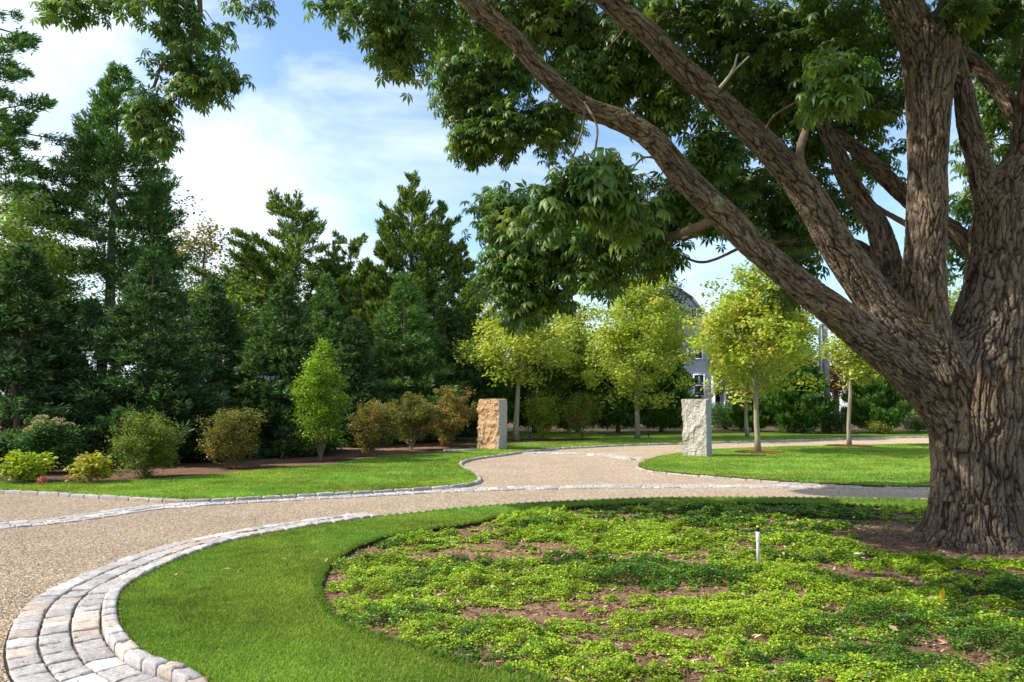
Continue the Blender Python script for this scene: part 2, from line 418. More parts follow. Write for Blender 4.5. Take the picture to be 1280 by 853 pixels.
rr = np.concatenate([RLAWN, RLAWN[:1]]); stone_row(acc, offset(rr, .035), .06, .03, .25, .45, 0, dark=.85)
tag(acc.build('island_lawn_kerb', M['cobble']), kind='structure')
strip = gp([(0,658),(206,633.5),(420,621),(620,611.5),(840,608.3),(1163,610)])[:, :2]
strip = np.concatenate([[(-12, 7.6)], strip, [(13, 13.2), (18, 12.0)]])
STRIP = resample(spline(strip, 8), .15)
acc = Acc()
for o_ in (-.18, 0, .18): stone_row(acc, offset(STRIP, o_), .17, .014, .14, .26, 0, warm=.15, dark=.98)
tag(acc.build('cobble_strip', M['cobble']), kind='structure')
gate = resample(gp([(655,566.3),(720,567.5),(760,569.5),(800,575)])[:, :2], .2); acc = Acc()
for o_ in (-.2, 0, .2): stone_row(acc, offset(gate, o_), .18, .02, .15, .28, 0, warm=.3)
tag(acc.build('cobble_threshold', M['cobble']), kind='structure')

# ------------------------------------------------------------------ grass blades
BV = np.array([(-.5, 0, 0), (.5, 0, 0), (.12, 1, .35)], float); BT = np.array([(0, 1, 2)])
def visible(x, y, z=0, m=230):
    u, v, d = proj(np.column_stack([x, y, np.full(len(x), z)])); return (d > .5) & (u > -m) & (u < 1280+m) & (v < 930)
def grass(name, poly, hole, box_, dens, h, w, label, zb=.048, dmin=0, dmax=60, seed=1, dref=6.0, tone=1.0):
    r = np.random.default_rng(seed); x0, x1, y0, y1 = box_; n = int((x1-x0)*(y1-y0)*dens(0) if callable(dens) else (x1-x0)*(y1-y0)*dens)
    x = r.uniform(x0, x1, n); y = r.uniform(y0, y1, n); d = np.hypot(x, y)
    keep = visible(x, y) & (d > dmin) & (d < dmax)
    x, y, d = x[keep], y[keep], d[keep]
    kp = r.random(len(x)) < np.clip((dref/d)**1.35, .02, 1); x, y, d = x[kp], y[kp], d[kp]
    kp = inpoly(x, y, poly[::3])
    if hole is not None: kp &= ~inpoly(x, y, hole[::3])
    x, y, d = x[kp], y[kp], d[kp]; n = len(x)
    sc = np.clip(d/6, 1, 3.2)
    a = r.uniform(0, 2*np.pi, n); lean = r.uniform(.1, .8, n)
    dr = np.stack([np.cos(a)*lean, np.sin(a)*lean, np.ones(n)], 1); nn = np.stack([-np.sin(a), np.cos(a), r.normal(0, .3, n)], 1)
    R = frames(dr, nn); S = np.stack([w*sc*r.uniform(.7, 1.3, n), h*r.uniform(.5, 1.1, n), h*np.ones(n)], 1)
    c = palette(r, n, [(.12, .22, .03), (.175, .295, .045), (.25, .35, .065), (.34, .35, .13)], [4, 4, 2, .8], .18)
    c *= (1+.3*noise2(x, y, 1.1, 3)+.26*noise2(x, y, 5, 7)+.22*noise2(x*.12, y*1.6, 1.0, 17))[:, None]
    c[:, 0] *= 1+.25*noise2(x, y, .8, 27)
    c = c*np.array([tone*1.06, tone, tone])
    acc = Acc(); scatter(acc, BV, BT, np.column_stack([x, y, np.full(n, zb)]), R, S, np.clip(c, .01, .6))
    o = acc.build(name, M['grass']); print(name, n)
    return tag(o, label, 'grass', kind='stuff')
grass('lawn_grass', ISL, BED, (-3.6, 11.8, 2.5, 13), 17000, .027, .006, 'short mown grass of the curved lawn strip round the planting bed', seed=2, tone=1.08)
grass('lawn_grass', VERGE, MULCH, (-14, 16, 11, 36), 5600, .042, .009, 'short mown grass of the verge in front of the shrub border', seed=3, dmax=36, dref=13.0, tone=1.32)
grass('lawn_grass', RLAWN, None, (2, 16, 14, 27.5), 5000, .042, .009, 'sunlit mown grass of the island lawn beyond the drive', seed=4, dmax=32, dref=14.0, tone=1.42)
# ragged turf lip along the bed and drive edges
def lip(name, line, inward, label, dens, seed, h=.05):
    r = np.random.default_rng(seed); n = int(len(line)*dens); i = r.integers(0, len(line), n)
    L = offset(line, inward, True)[i]+r.normal(0, .012, (n, 2)); k = visible(L[:, 0], L[:, 1]); L = L[k]; i = i[k]; n = len(L)
    out = unit((line-offset(line, .1, True)))[i]*(-1 if inward < 0 else 1)
    dr = np.column_stack([out*r.uniform(.0, 1.0, (n, 1))+r.normal(0, .35, (n, 2)), r.uniform(.4, 1, n)])
    R = frames(dr, r.normal(size=(n, 3))); S = np.stack([np.full(n, .008), h*r.uniform(.5, 1.2, n), np.full(n, h)], 1)
    acc = Acc(); scatter(acc, BV, BT, np.column_stack([L, np.full(n, .045)]), R, S, palette(r, n, [(.09, .2, .015), (.14, .24, .03), (.25, .24, .08)], [4, 3, 1]))
    return tag(acc.build(name, M['grass']), label, 'grass', kind='stuff')
lip('edge_grass', BED, .02, 'grass blades leaning over the cut edge of the bed', 110, 6)
lip('edge_grass', ISL, -.01, 'grass blades along the cobble kerb of the curved lawn', 60, 7, .04)

# ------------------------------------------------------------------ bed ground cover
TRUNK = G(1222, 692)[:2]; TRUNK = np.array([TRUNK[0], TRUNK[1]+.55])
PIPE = G(947.5, 700, .03); TAG = G(1074, 692, .07)
def bed_h(x, y): return .05+.035*noise2(x, y, 1.3, 2)+.02*noise2(x, y, 4, 5)
def cover():
    r = np.random.default_rng(21)
    n = 1600000; x = r.uniform(-2.3, 10.1, n); y = r.uniform(3.8, 12, n); d = np.hypot(x, y)
    k = visible(x, y) & (r.random(n) < np.clip((5.5/d)**1.3, .15, 1)); x, y, d = x[k], y[k], d[k]
    k = inpoly(x, y, offset(BED, -.06, True)) if True else None
    x, y, d = x[k], y[k], d[k]
    u, v, _ = proj(np.column_stack([x, y, np.zeros(len(x))]))
    m = .8*noise2(x*.7, y*1.5, 1.25, 12)+.6*noise2(x, y*1.7, 3.4, 4)+.42*noise2(x, y, 9, 8)
    dt = np.hypot(x-TRUNK[0], (y-TRUNK[1])*1.0)
    thr = -.25+1.5*np.clip(1.35-dt, 0, 1)**.7
    edge = ~inpoly(x, y, offset(BED, -.22, True)); thr = thr+.25*edge
    thr = np.where((np.hypot(x-PIPE[0], y-PIPE[1]+.1) < .17) | (np.hypot(x-TAG[0], y-TAG[1]+.08) < .13), 9, thr)
    k = m > thr; x, y, d, m = x[k], y[k], d[k], m[k]-thr[k]; n = len(x); print('cover', n)
    hh = np.clip(m*1.8, .15, 1)*np.clip(.09+.08*noise2(x, y, 2.2, 31)+.06*noise2(x, y, 6, 33), .02, .24)
    z = .015+hh*r.uniform(.35, 1, n)**.7
    a = r.uniform(0, 2*np.pi, n); tl = r.uniform(-.25, .55, n)
    dr = np.stack([np.cos(a), np.sin(a), tl], 1); nn = np.stack([r.normal(0, .45, n), r.normal(0, .45, n), np.ones(n)], 1)
    R = frames(dr, nn); s = .0205*np.clip(d/6, .95, 1.8)*r.uniform(.6, 1.3, n)
    LV = np.array([(0, 0, 0), (-.36, .5, .12), (0, 1, -.05), (.36, .5, .12)], float); LT = np.array([(0, 2, 1), (0, 3, 2)])
    cb = palette(r, n, [(.12, .24, .016), (.22, .36, .02), (.34, .47, .03), (.48, .56, .06)], [2, 4, 4, 2], .2)
    cshade = palette(r, n, [(.05, .125, .014), (.085, .19, .02), (.14, .27, .03)], [3, 4, 2], .2)
    sp = noise2(x*.6, y*1.3, 1.1, 61)+.5*noise2(x, y*1.4, 3.1, 63)+.1*(x-3.5)*.6+.25*r.normal(size=n)*.4
    c = np.where((sp > .12)[:, None], cshade, cb)  # sunlit and shaded patches painted in as yellow and dark green leaves
    c *= (1+.4*noise2(x, y, 1.7, 44)+.25*noise2(x, y, 6, 47))[:, None]
    acc = Acc(); scatter(acc, LV, LT, np.column_stack([x, y, z]), R, s, np.clip(c, .01, .6))
    tag(acc.build('ground_cover', M['cover']), 'low leafy green ground cover spreading over the bed under the big tree', 'ground cover', kind='stuff')
    # mulch chips
    n = 60000; x = r.uniform(-2.3, 9.5, n); y = r.uniform(3.8, 12, n)
    k = visible(x, y) & inpoly(x, y, BED) & (r.random(n) < np.clip(6/np.hypot(x, y), .3, 1)); x, y = x[k], y[k]; n = len(x)
    a = r.uniform(0, 2*np.pi, n); dr = np.stack([np.cos(a), np.sin(a), r.normal(0, .25, n)], 1)
    CV = np.array([(-.14, 0, 0), (.14, 0, 0), (.1, 1, .0), (-.1, 1, 0), (0, .5, .16)], float); CT = np.array([(0, 1, 4), (1, 2, 4), (2, 3, 4), (3, 0, 4)])
    c = palette(r, n, [(.16, .085, .05), (.3, .19, .115), (.45, .33, .22), (.09, .05, .03)], [4, 3, 1.2, 2], .2)
    acc = Acc(); scatter(acc, CV, CT, np.column_stack([x, y, np.full(n, .014)+r.uniform(0, .012, n)]), frames(dr, np.stack([r.normal(0, .3, n), r.normal(0, .3, n), np.ones(n)], 1)), r.uniform(.02, .06, n), c)
    tag(acc.build('mulch_chips', M['chips']), 'straw coloured bark chips between the ground cover leaves', 'mulch', kind='stuff')
tick('grass'); cover(); tick('cover')
def flowers():
    r = np.random.default_rng(3); acc = Acc()
    px = [(1025,652),(1100,707),(1086,716),(1061,722),(1161,748),(1172,715),(1172,828),(612,808),(610,826),(930,800),(1240,735),(1015,720)]
    px += [(r.uniform(600, 1260), r.uniform(670, 850)) for _ in range(14)]
    for u, v in px:
        p = G(u, v, .12)
        if not inpoly(np.array([p[0]]), np.array([p[1]]), BED)[0]: continue
        for q in range(5):
            a = q*2*np.pi/5; d = np.array([math.cos(a), math.sin(a), .2]); sd = np.array([-math.sin(a), math.cos(a), 0])
            V = [p, p+d*.007-sd*.005, p+d*.014, p+d*.007+sd*.005]; acc.add(np.array(V), [(0, 1, 2), (0, 2, 3)], None, (.25, .25, .6))
    tag(acc.build('periwinkle_flowers', M['flower']), 'tiny scattered violet-blue flowers in the ground cover', 'flowers', kind='stuff')
flowers()

def litter():
    r = np.random.default_rng(77); acc = Acc()
    n = 420; x = r.uniform(-3.2, 9, n); y = r.uniform(3.6, 12.5, n); k = inpoly(x, y, ISL) & visible(x, y); x, y = x[k], y[k]
    ib = inpoly(x, y, BED); k = ib | (r.random(len(x)) < .25); x, y, ib = x[k], y[k], ib[k]; n = len(x)
    z = np.where(ib, .1, .085)+r.uniform(0, .03, n); a = r.uniform(0, 2*np.pi, n)
    D = np.stack([np.cos(a), np.sin(a), r.normal(0, .25, n)], 1); Nn = np.stack([r.normal(0, .5, n), r.normal(0, .5, n), np.ones(n)], 1)
    LV = np.array([(0, 0, 0), (-.2, .4, .13), (0, 1, .1), (.2, .4, .13), (0, .45, 0)], float); LT = np.array([(0, 4, 1), (0, 3, 4), (1, 4, 2), (4, 3, 2)])
    scatter(acc, LV, LT, np.column_stack([x, y, z]), frames(D, Nn), r.uniform(.03, .085, n), palette(r, n, [(.36, .24, .12), (.22, .13, .07), (.5, .4, .2), (.4, .17, .06)], [4, 4, 2, 1]))
    tag(acc.build('leaf_litter', M['flower']), 'scattered dry brown and tan leaves on the bed and lawn', 'leaf litter', kind='stuff')
    acc = Acc(); OV = np.array([(1, 0, 0), (0, 1, 0), (-1, 0, 0), (0, -1, 0), (0, 0, .75), (0, 0, -.4)], float)*.5
    OT = np.array([(0, 1, 4), (1, 2, 4), (2, 3, 4), (3, 0, 4), (1, 0, 5), (2, 1, 5), (3, 2, 5), (0, 3, 5)])
    n = 60000; x = r.uniform(-7.5, -.5, n); y = r.uniform(4.2, 11, n); k = visible(x, y) & ~inpoly(x, y, offset(ISL, -.0, True)) & (r.random(n) < np.clip((5/np.hypot(x, y))**1.6, 0, 1)*.8)
    x, y = x[k], y[k]; onb = inpoly(x, y, bandpoly); k = ~onb | (r.random(len(x)) < .035); x, y, onb = x[k], y[k], onb[k]; n = len(x)
    z = np.where(onb, .032, .003); a = r.uniform(0, 2*np.pi, n); D = np.stack([np.cos(a), np.sin(a), r.normal(0, .2, n)], 1); Nn = np.stack([r.normal(0, .3, n), r.normal(0, .3, n), np.ones(n)], 1)
    sz = r.uniform(.008, .017, n); S = np.stack([sz, sz*r.uniform(.6, 1, n), sz], 1)
    scatter(acc, OV, OT, np.column_stack([x, y, z]), frames(D, Nn), S, palette(r, n, [(.45, .335, .23), (.56, .43, .3), (.3, .21, .14), (.7, .6, .48), (.38, .36, .34)], [4, 4, 2.5, 1.5, 1]))
    tag(acc.build('loose_pebbles', M['chips']), 'loose tan pebbles lying on the gravel drive and sett band', 'gravel', kind='stuff')
litter()
# bare soil line inside the kerb
so_ = Acc(); e0 = offset(lineA, -.004); e1 = offset(lineA, -.028)
so_.add(np.concatenate([np.column_stack([e0, np.full(len(e0), .056)]), np.column_stack([e1, np.full(len(e1), .054)])]), None, [[i, len(e0)+i, len(e0)+i+1, i+1] for i in range(len(e0)-1)], (.3, .17, .08))
tag(so_.build('soil_edge', M['chips']), kind='structure')

# ------------------------------------------------------------------ foliage generators
LEAFV = np.array([(0, 0, 0), (-.33, .48, .1), (0, 1, -.08), (.33, .48, .1)], float); LEAFT = np.array([(0, 2, 1), (0, 3, 2)])
SHV = np.array([(0, 0, 0), (-.13, .35, -.06), (0, 1, 0), (.13, .35, -.06)], float)
SHT = np.array([(0, 2, 1), (0, 3, 2)])
def rdir(r, n):
    return unit(r.normal(size=(n, 3)))
def conifer(name, u, vt, vb, hw, Y, label, group, seed, pal, wts=None, rise=.15, droop=.25, shoot=.13, nsh=13000, nbr=280, power=1.0, zlow=0.0, leaders=(), bare=0, tilt=.25, trunkcol=(.16, .12, .09), irregular=.15, base_z=.055, dens=3.0, twf=.36):
    """one evergreen: trunk, whorled branches, shoots along the branches"""
    r = np.random.default_rng(seed); x0 = P(u, 480, Y)[0]; top = P(u, vt, Y)[2]
    H = top-base_z; R = hw/F*Y
    root = empty(name, (x0, Y, base_z), label, 'evergreen tree', group)
    ta = Acc(); zz = np.linspace(0, H*.97, 9); wob = np.cumsum(r.normal(0, .012*H/8, (9, 2)), 0)*.6
    tube(ta, np.column_stack([wob, zz]), np.linspace(H*.018+.03, .012, 9), 8, trunkcol)
    fa = Acc(); heads = [(0, 0, H, R, 1.0)]+[(dx/F*Y, 0, P(u, tv, Y)[2]-base_z, hw_/F*Y, .5) for dx, tv, hw_ in leaders]
    tot = 0; Pp = []; D = []; Sz = []
    for (cx, cy, hh, rr, wt) in heads:
        nb = int(nbr*wt) if wt < 1 else nbr
        z = hh*(zlow+(1-zlow)*(r.random(nb)**1.02))*.985
        f = z/hh
        L = rr*(np.clip(1-f, 0.0, 1)**power)*(1+r.normal(0, irregular, nb))*np.where(f < .08, .8, 1)+.04*rr
        lump = 1+irregular*1.2*perlin(np.column_stack([f*5, np.full(nb, seed*1.7), np.zeros(nb)])); L = np.maximum(L*lump, .02*rr)
        az = r.uniform(0, 2*np.pi, nb); hd = np.stack([np.cos(az), np.sin(az)], 1)
        ns = int(nsh*dens*(wt if wt < 1 else 1)); p = L**1.25+.03*rr; i = r.choice(nb, ns, p=p/p.sum())
        t = r.uniform(.06 if not bare else .2, 1, ns)**.62
        side = r.choice([-1, 1], ns); tw = twf*L[i]*(1.05-t)+.12*shoot/.13*np.minimum(1, L[i]/(.3*rr)); sft = r.random(ns)**.8
        bp = np.zeros((ns, 3)); dirv = hd[i]; perp = np.stack([-dirv[:, 1], dirv[:, 0]], 1)
        twd = dirv*.72+perp*side[:, None]*.7
        bp[:, :2] = dirv*(L[i]*t)[:, None]+twd*(tw*sft)[:, None]
        bp[:, 2] = z[i]+rise*L[i]*t-droop*L[i]*t*t*(1-.6*t)-droop*.25*tw*sft+r.normal(0, .022*rr+.01, ns)
        bp[:, 0] += cx+np.interp(bp[:, 2], zz, wob[:, 0]); bp[:, 1] += cy+np.interp(bp[:, 2], zz, wob[:, 1])
        d = np.column_stack([twd*.9+r.normal(0, .45, (ns, 2)), tilt+rise*.6+r.normal(0, .35, ns)])
        Pp.append(bp); D.append(d); Sz.append(shoot*1.22*r.uniform(.7, 1.4, ns))
        # leader spike
        nl = 220; zt = hh*(1.0-.13*r.random(nl)); q = rdir(r, nl); q[:, 2] = np.abs(q[:, 2])+1.3
        Pp.append(np.column_stack([np.full(nl, cx)+np.interp(zt, zz, wob[:, 0])+r.normal(0, .012, nl), r.normal(0, .012, nl)+cy+np.interp(zt, zz, wob[:, 1]), zt-shoot*.5])); D.append(q); Sz.append(shoot*r.uniform(.5, 1.0, nl))
        if cx:
            tube(ta, [(0, 0, H*.25), (cx*.8, cy*.8, H*.5), (cx, cy, hh*.97)], [.05, .04, .01], 6, trunkcol)
        for b in r.choice(nb, 30 if not bare else 80):
            tt = np.linspace(0, .92, 5); zq = z[b]+rise*L[b]*tt-droop*L[b]*tt*tt*(1-.6*tt)
            tube(ta, np.column_stack([cx+np.interp(z[b], zz, wob[:, 0])+hd[b, 0]*L[b]*tt, cy+np.interp(z[b], zz, wob[:, 1])+hd[b, 1]*L[b]*tt, zq]), np.linspace(.022, .006, 5)*(H/6)**.5, 4, trunkcol, False)
    Pp = np.concatenate(Pp); D = np.concatenate(D); Sz = np.concatenate(Sz)
    if bare:
        hf = Pp[:, 2]/H; rad = np.hypot(Pp[:, 0], Pp[:, 1])
        gaps = perlin(Pp*np.array([.9, .9, 1.1])+seed) < -.22
        k = ~((hf < bare) & gaps); Pp, D, Sz = Pp[k], D[k], Sz[k]
    k = Pp[:, 2] > .02; Pp, D, Sz = Pp[k], D[k], Sz[k]
    C = palette(r, len(Pp), pal, wts, .2); C *= (1+.3*perlin(Pp*1.3+seed))[:, None]
    scatter(fa, SHV, SHT, Pp, frames(D, rdir(r, len(Pp))+np.array([0, 0, .8])), Sz, np.clip(C, .004, .6))
    ta.build('trunk', M['stem'], root); fa.build('foliage', M['needle'], root); return root

def crown(acc, r, C, R, ncl, nlf, leaf, pal, wts=None, rc=.35, prof=None, inner=.45, droop=.35, flat=.75, stem=None, stemcol=(.2, .15, .1), base=None, nst=30, zmin=None):
    d = rdir(r, ncl); rad = r.random(ncl)**inner; P0 = d*rad[:, None]
    if prof is not None:
        f = (P0[:, 2]+1)/2; P0[:, :2] *= np.array([prof(q) for q in f])[:, None]
    lump = 1+.27*perlin(d*2.3+r.uniform(0, 90))+.06*r.normal(size=ncl); P0 *= lump[:, None]
    cc = np.asarray(C)+P0*np.asarray(R)
    i = r.integers(0, ncl, nlf); rcs = rc*r.uniform(.6, 1.3, ncl)
    g = r.normal(size=(nlf, 3)); g = g/np.maximum(1, np.linalg.norm(g, axis=1)[:, None]/1.9)
    Pp = cc[i]+g*rcs[i][:, None]*np.array([1, 1, flat])*.6
    if zmin is not None: Pp[:, 2] = np.maximum(Pp[:, 2], zmin+r.uniform(0, .1, nlf))
    a = r.uniform(0, 2*np.pi, nlf); D = np.stack([np.cos(a), np.sin(a), -droop+r.normal(0, .4, nlf)], 1)
    Nn = np.stack([r.normal(0, .55, nlf), r.normal(0, .55, nlf), np.ones(nlf)], 1)
    cl = palette(r, ncl, pal, wts, .08)[i]; C1 = palette(r, nlf, pal, wts, .15); Cc = cl*.5+C1*.5
    scatter(acc, LEAFV, LEAFT, Pp, frames(D, Nn), leaf*r.uniform(.65, 1.3, nlf), Cc)
    if stem is not None:
        b = np.asarray(base)
        for q in r.choice(ncl, min(nst, ncl), replace=False):
            e = cc[q]; tube(stem, [b+(e-b)*np.array([t**1.2, t**1.2, t**.8]) for t in (0, .35, .7, 1)], np.array([1, .7, .45, .2])*.014*max(R)**.7, 4, stemcol, False)
    return cc

def young_tree(u, vb, vt, vcb, hw, label, seed, trunk_px=7, pal=None, wts=None, nlf=8500, uc=None, Y=None, name='young_plane_tree', leaf=.112, ring=False, group='young yellow-green avenue trees', rc=.34, gap=0):
    r = np.random.default_rng(seed)
    b = G(u, vb, .05) if Y is None else np.array([P(u, 480, Y)[0], Y, .05]); Y = b[1]; uc = uc or u
    top = P(u, vt, Y)[2]; cb = P(u, vcb, Y)[2]; R = hw/F*Y; cx = (uc-u)/F*Y
    root = empty(name, b, label, 'tree', group); z0 = b[2]
    H = top-z0; tr = trunk_px*.8/F*Y/2; ta = Acc(); col = (.3, .25, .18)
    zz = np.linspace(0, H*.96, 14); wb = np.cumsum(r.normal(0, .012, (14, 2)), 0); wb[:, 0] += cx*np.clip(zz/H*1.2-.2, 0, 1)
    rad = tr*np.array([1.35]+[1-.06*q for q in range(13)])
    tube(ta, np.column_stack([wb, zz]), np.clip(rad, .012, None), 12, col, True, .03, .15)
    c0 = cb-z0; ctr = np.array([cx, 0, (H+c0)/2])
    for q in range(26):
        zb = c0+(H-c0)*(q/34)**1.1*.92; a = q*2.4+r.normal(0, .3); L = R*(1-((zb-c0)/(H-c0))**1.5)*.85+.15
        s = np.array([np.interp(zb, zz, wb[:, 0]), np.interp(zb, zz, wb[:, 1]), zb]); e = np.array([math.cos(a)*L, math.sin(a)*L, L*.75])
        tube(ta, [s+e*np.array([t, t, t**1.3]) for t in (0, .3, .6, .95)], np.array([.017, .012, .008, .004])*(1-.5*q/34)*(R/2)**.5, 5, col, False)
    fa = Acc(); pal = pal or [(.33, .42, .05), (.46, .5, .08), (.6, .6, .16), (.58, .42, .08), (.15, .23, .03)]; wts = wts or [4, 4, 2, .35, 2]
    prof = lambda f: 1.0 if f < .45 else max(.3, 1-.62*((f-.45)/.55)**1.4)
    crown(fa, r, ctr, (R, R, (H-c0)/2), 200, int(nlf*1.15), leaf*1.2, pal, wts, rc, prof, .5)
    ta.build('trunk', M['stem'], root); fa.build('foliage', M['leaf'], root)
    if ring:
        a = np.linspace(0, 2*np.pi, 36, endpoint=False); rr = .62*(1+r.normal(0, .06, 36))
        slab('mulch_ring', [np.column_stack([b[0]+np.cos(a)*rr*1.1, b[1]+np.sin(a)*rr])], .085, .03, M['red_mulch'])
    return root

def bush(u, vb, vt, hw, label, seed, pal, wts=None, name='round_shrub', leaf=.05, nlf=5200, ncl=110, rc=.16, group=None, low=.25, cat='shrub', prof=None, stemcol=(.2, .15, .11), uc=None, Y=None, nst=15, extra=None, mat='leaf', inner=.4, flat=.8, droop=.1):
    r = np.random.default_rng(seed); b = G(u, vb, .058) if Y is None else np.array([P(u, 480, Y)[0], Y, .058]); Y = b[1]
    H = P(u, vt, Y)[2]-b[2]; R = hw/F*Y
    root = empty(name, b, label, cat, group); sa, fa = Acc(), Acc()
    zc = H*(low+1)/2; cc = crown(fa, r, (0, 0, zc), (R*.92, R*.85, H*(1-low)/2*.95), ncl, nlf, leaf, pal, wts, rc, prof, inner, droop, flat, sa, stemcol, (0, 0, 0), nst, .03)
    sa.build('stems', M['stem'], root); fa.build('foliage', M[mat], root)
    if extra: extra(root, r, cc, H, R)
    return root

DK = [(.03, .066, .026), (.06, .125, .042), (.11, .2, .058), (.19, .28, .08)]
GR = [(.055, .12, .035), (.1, .2, .05), (.16, .28, .07), (.24, .36, .09)]
CY = [(.09, .15, .03), (.16, .24, .04), (.26, .34, .055), (.05, .1, .025)]
sg = 'dark spruces in a row behind the shrub border'
conifer('spruce_tree', 25, 305, 590, 112, 18.6, 'broad dark spruce cut by the left edge of the photo, behind the cream flowered shrub', sg, 31, DK, [4, 4, 3, .7], nsh=17000)
conifer('spruce_tree', 186, 312, 575, 104, 19.3, 'large dark spruce with a pale leader behind the round clipped green shrub', sg, 32, DK, [4, 4, 3, 1], nsh=17000)
conifer('spruce_tree', 262, 345, 565, 84, 22.3, 'dark spruce half hidden behind the spruce with the pale leader', sg, 33, DK, [4, 4, 3, .7], nsh=12000)
conifer('spruce_tree', 352, 348, 560, 82, 21.8, 'dense dark spruce standing just left of the bright upright shrub', sg, 34, DK, [3, 4, 4, 1.5], nsh=15000)
conifer('spruce_tree', 404, 342, 540, 70, 27, 'paler slim spruce whose tip rises behind the bright upright shrub', sg, 35, GR, [3, 4, 3, 1], nsh=11000)
conifer('spruce_tree', 505, 342, 540, 86, 28.5, 'broad mid green spruce behind the brown tipped shrubs', sg, 36, GR, [4, 4, 3, 1], nsh=15000, shoot=.14)
conifer('spruce_tree', 556, 352, 540, 66, 31, 'narrow dark spruce behind the tan stone pillar', sg, 37, DK, [3, 4, 3, 1], nsh=10000, shoot=.15)
conifer('spruce_tree', 110, 372, 575, 62, 24.5, 'low dark spruce in the gap between the two largest front spruces', sg, 38, DK, [5, 4, 2, .5], nsh=9000)
conifer('spruce_tree', 442, 395, 540, 50, 25.5, 'small dark spruce filling the gap right of the bright upright shrub', sg, 138, DK, [4, 4, 3, 1], nsh=8000)
tg = 'tall evergreens towering behind the spruces'
conifer('tall_spruce', 134, 80, 560, 124, 30, 'tallest spruce with a sharp tip and bare brown inner branches', tg, 41, GR, [4, 5, 3, .8], rise=.3, droop=.22, nsh=46000, shoot=.15, power=.82, bare=.42, irregular=.17, nbr=430, zlow=.06, tilt=.5, twf=.3, trunkcol=(.2, .16, .13))
conifer('tall_spruce', -30, -40, 560, 108, 27, 'open branched spruce reaching in from the left edge of the photo', tg, 42, GR, [4, 5, 3, .5], rise=.1, droop=.2, nsh=20000, shoot=.15, power=.5, irregular=.3, nbr=130, zlow=.2, bare=.6, twf=.34, tilt=.3)
conifer('tall_cedar', 362, 250, 540, 98, 35, 'open topped dark cedar with ragged level branches', tg, 43, CY, [3, 4, 3, 4], rise=.5, droop=.2, nsh=20000, shoot=.17, power=.5, irregular=.36, nbr=115, twf=.17, tilt=.5, leaders=((52, 300, 45), (-50, 318, 50)))
conifer('tall_cypress', 512, 216, 540, 78, 33, 'dark green cypress with several pointed upswept leaders', tg, 44, CY, [3, 4, 4, 3], rise=.85, droop=.1, nsh=26000, shoot=.16, power=.95, irregular=.34, nbr=210, twf=.14, leaders=((38, 252, 45), (-30, 262, 42), (62, 300, 40), (-62, 330, 40)), tilt=.7)
conifer('tall_cedar', 436, 298, 540, 62, 37, 'lower dark cedar between the ragged cedar and the cypress', tg, 45, CY, [3, 4, 2, 4], rise=.6, droop=.2, nsh=12000, shoot=.17, power=.5, irregular=.34, nbr=90, twf=.17, tilt=.5)
def bigtree(u, vt, hw, Y, label, seed, pal, wts, vc, nlf=9000, leaf=.2, rc=.8, name='background_tree', ncl=90, grp='leafy trees behind the evergreens'):
    r = np.random.default_rng(seed); x = P(u, 480, Y)[0]; top = P(u, vt, Y)[2]; cb = P(u, vc, Y)[2]
    root = empty(name, (x, Y, .05), label, 'tree', grp); ta, fa = Acc(), Acc(); R = hw/F*Y
    tube(ta, [(0, 0, 0), (.1, 0, top*.3), (0, .1, top*.6), (.1, 0, top*.9)], [.22, .17, .1, .03], 8, (.17, .13, .1), True, .05)
    crown(fa, r, (0, 0, (top+cb)/2), (R, R*.9, (top-cb)/2), ncl, nlf, leaf, pal, wts, rc, None, .5, .3, .7, ta, (.17, .13, .1), (0, 0, max(.3, cb*.6)), 26)
    ta.build('trunk', M['stem'], root); fa.build('foliage', M['leaf'], root)
YG = [(.16, .26, .035), (.27, .36, .06), (.1, .18, .03), (.36, .42, .1)]
MG = [(.06, .13, .025), (.1, .19, .03), (.045, .09, .025), (.15, .24, .04)]
OR = [(.2, .17, .05), (.3, .16, .06), (.1, .14, .03), (.35, .22, .08)]
bigtree(12, 232, 70, 25.2, 'light yellow-green tree below the open spruce at the left edge', 51, YG, [4, 4, 2, 3], 420, 11000, .13, .5)
bigtree(248, 272, 42, 38, 'thin crowned tree with sparse rust coloured leaves against the sky', 52, OR, [4, 1.5, 4, 1], 350, 1300, .19, .5, ncl=40)
bigtree(270, 345, 52, 26, 'bright green tree with yellow top between two dark spruces', 53, YG, [4, 2, 4, 1], 470, 6500, .14, .5)
bigtree(200, 262, 70, 42, 'dark leafy tree right of the tallest spruce', 54, MG, [4, 3, 4, 1], 470, 8000, .2, .8)
bigtree(300, 310, 80, 44, 'mid green tree behind the rust leaved tree', 55, MG, [4, 3, 3, 2], 480, 8000, .22, .9)
bigtree(60, 300, 110, 48, 'dark tree far behind the yellow-green tree', 56, MG, None, 500, 7000, .25, 1.1)
bigtree(455, 330, 110, 52, 'distant tree filling the gap behind the cypress', 57, MG, None, 500, 8000, .27, 1.1)
bigtree(616, 350, 34, 33, 'yellow tipped tree beside the cypress', 58, [(.3, .34, .03), (.42, .38, .04), (.14, .22, .02)], [3, 2, 3], 450, 4200, .12, .4)
bigtree(700, 372, 62, 40, 'muted green tree behind the avenue trees left of centre', 59, [(.07, .13, .02), (.12, .18, .03), (.04, .08, .015)], None, 500, 7500, .2, .8)
bigtree(822, 318, 40, 43, 'bluish dark tree rising beside the gambrel house', 60, [(.03, .075, .025), (.05, .11, .035), (.08, .14, .05)], None, 480, 7500, .17, .7)
bigtree(960, 420, 90, 50, 'green tree behind the porch roof', 61, MG, None, 510, 6500, .24, 1.0)
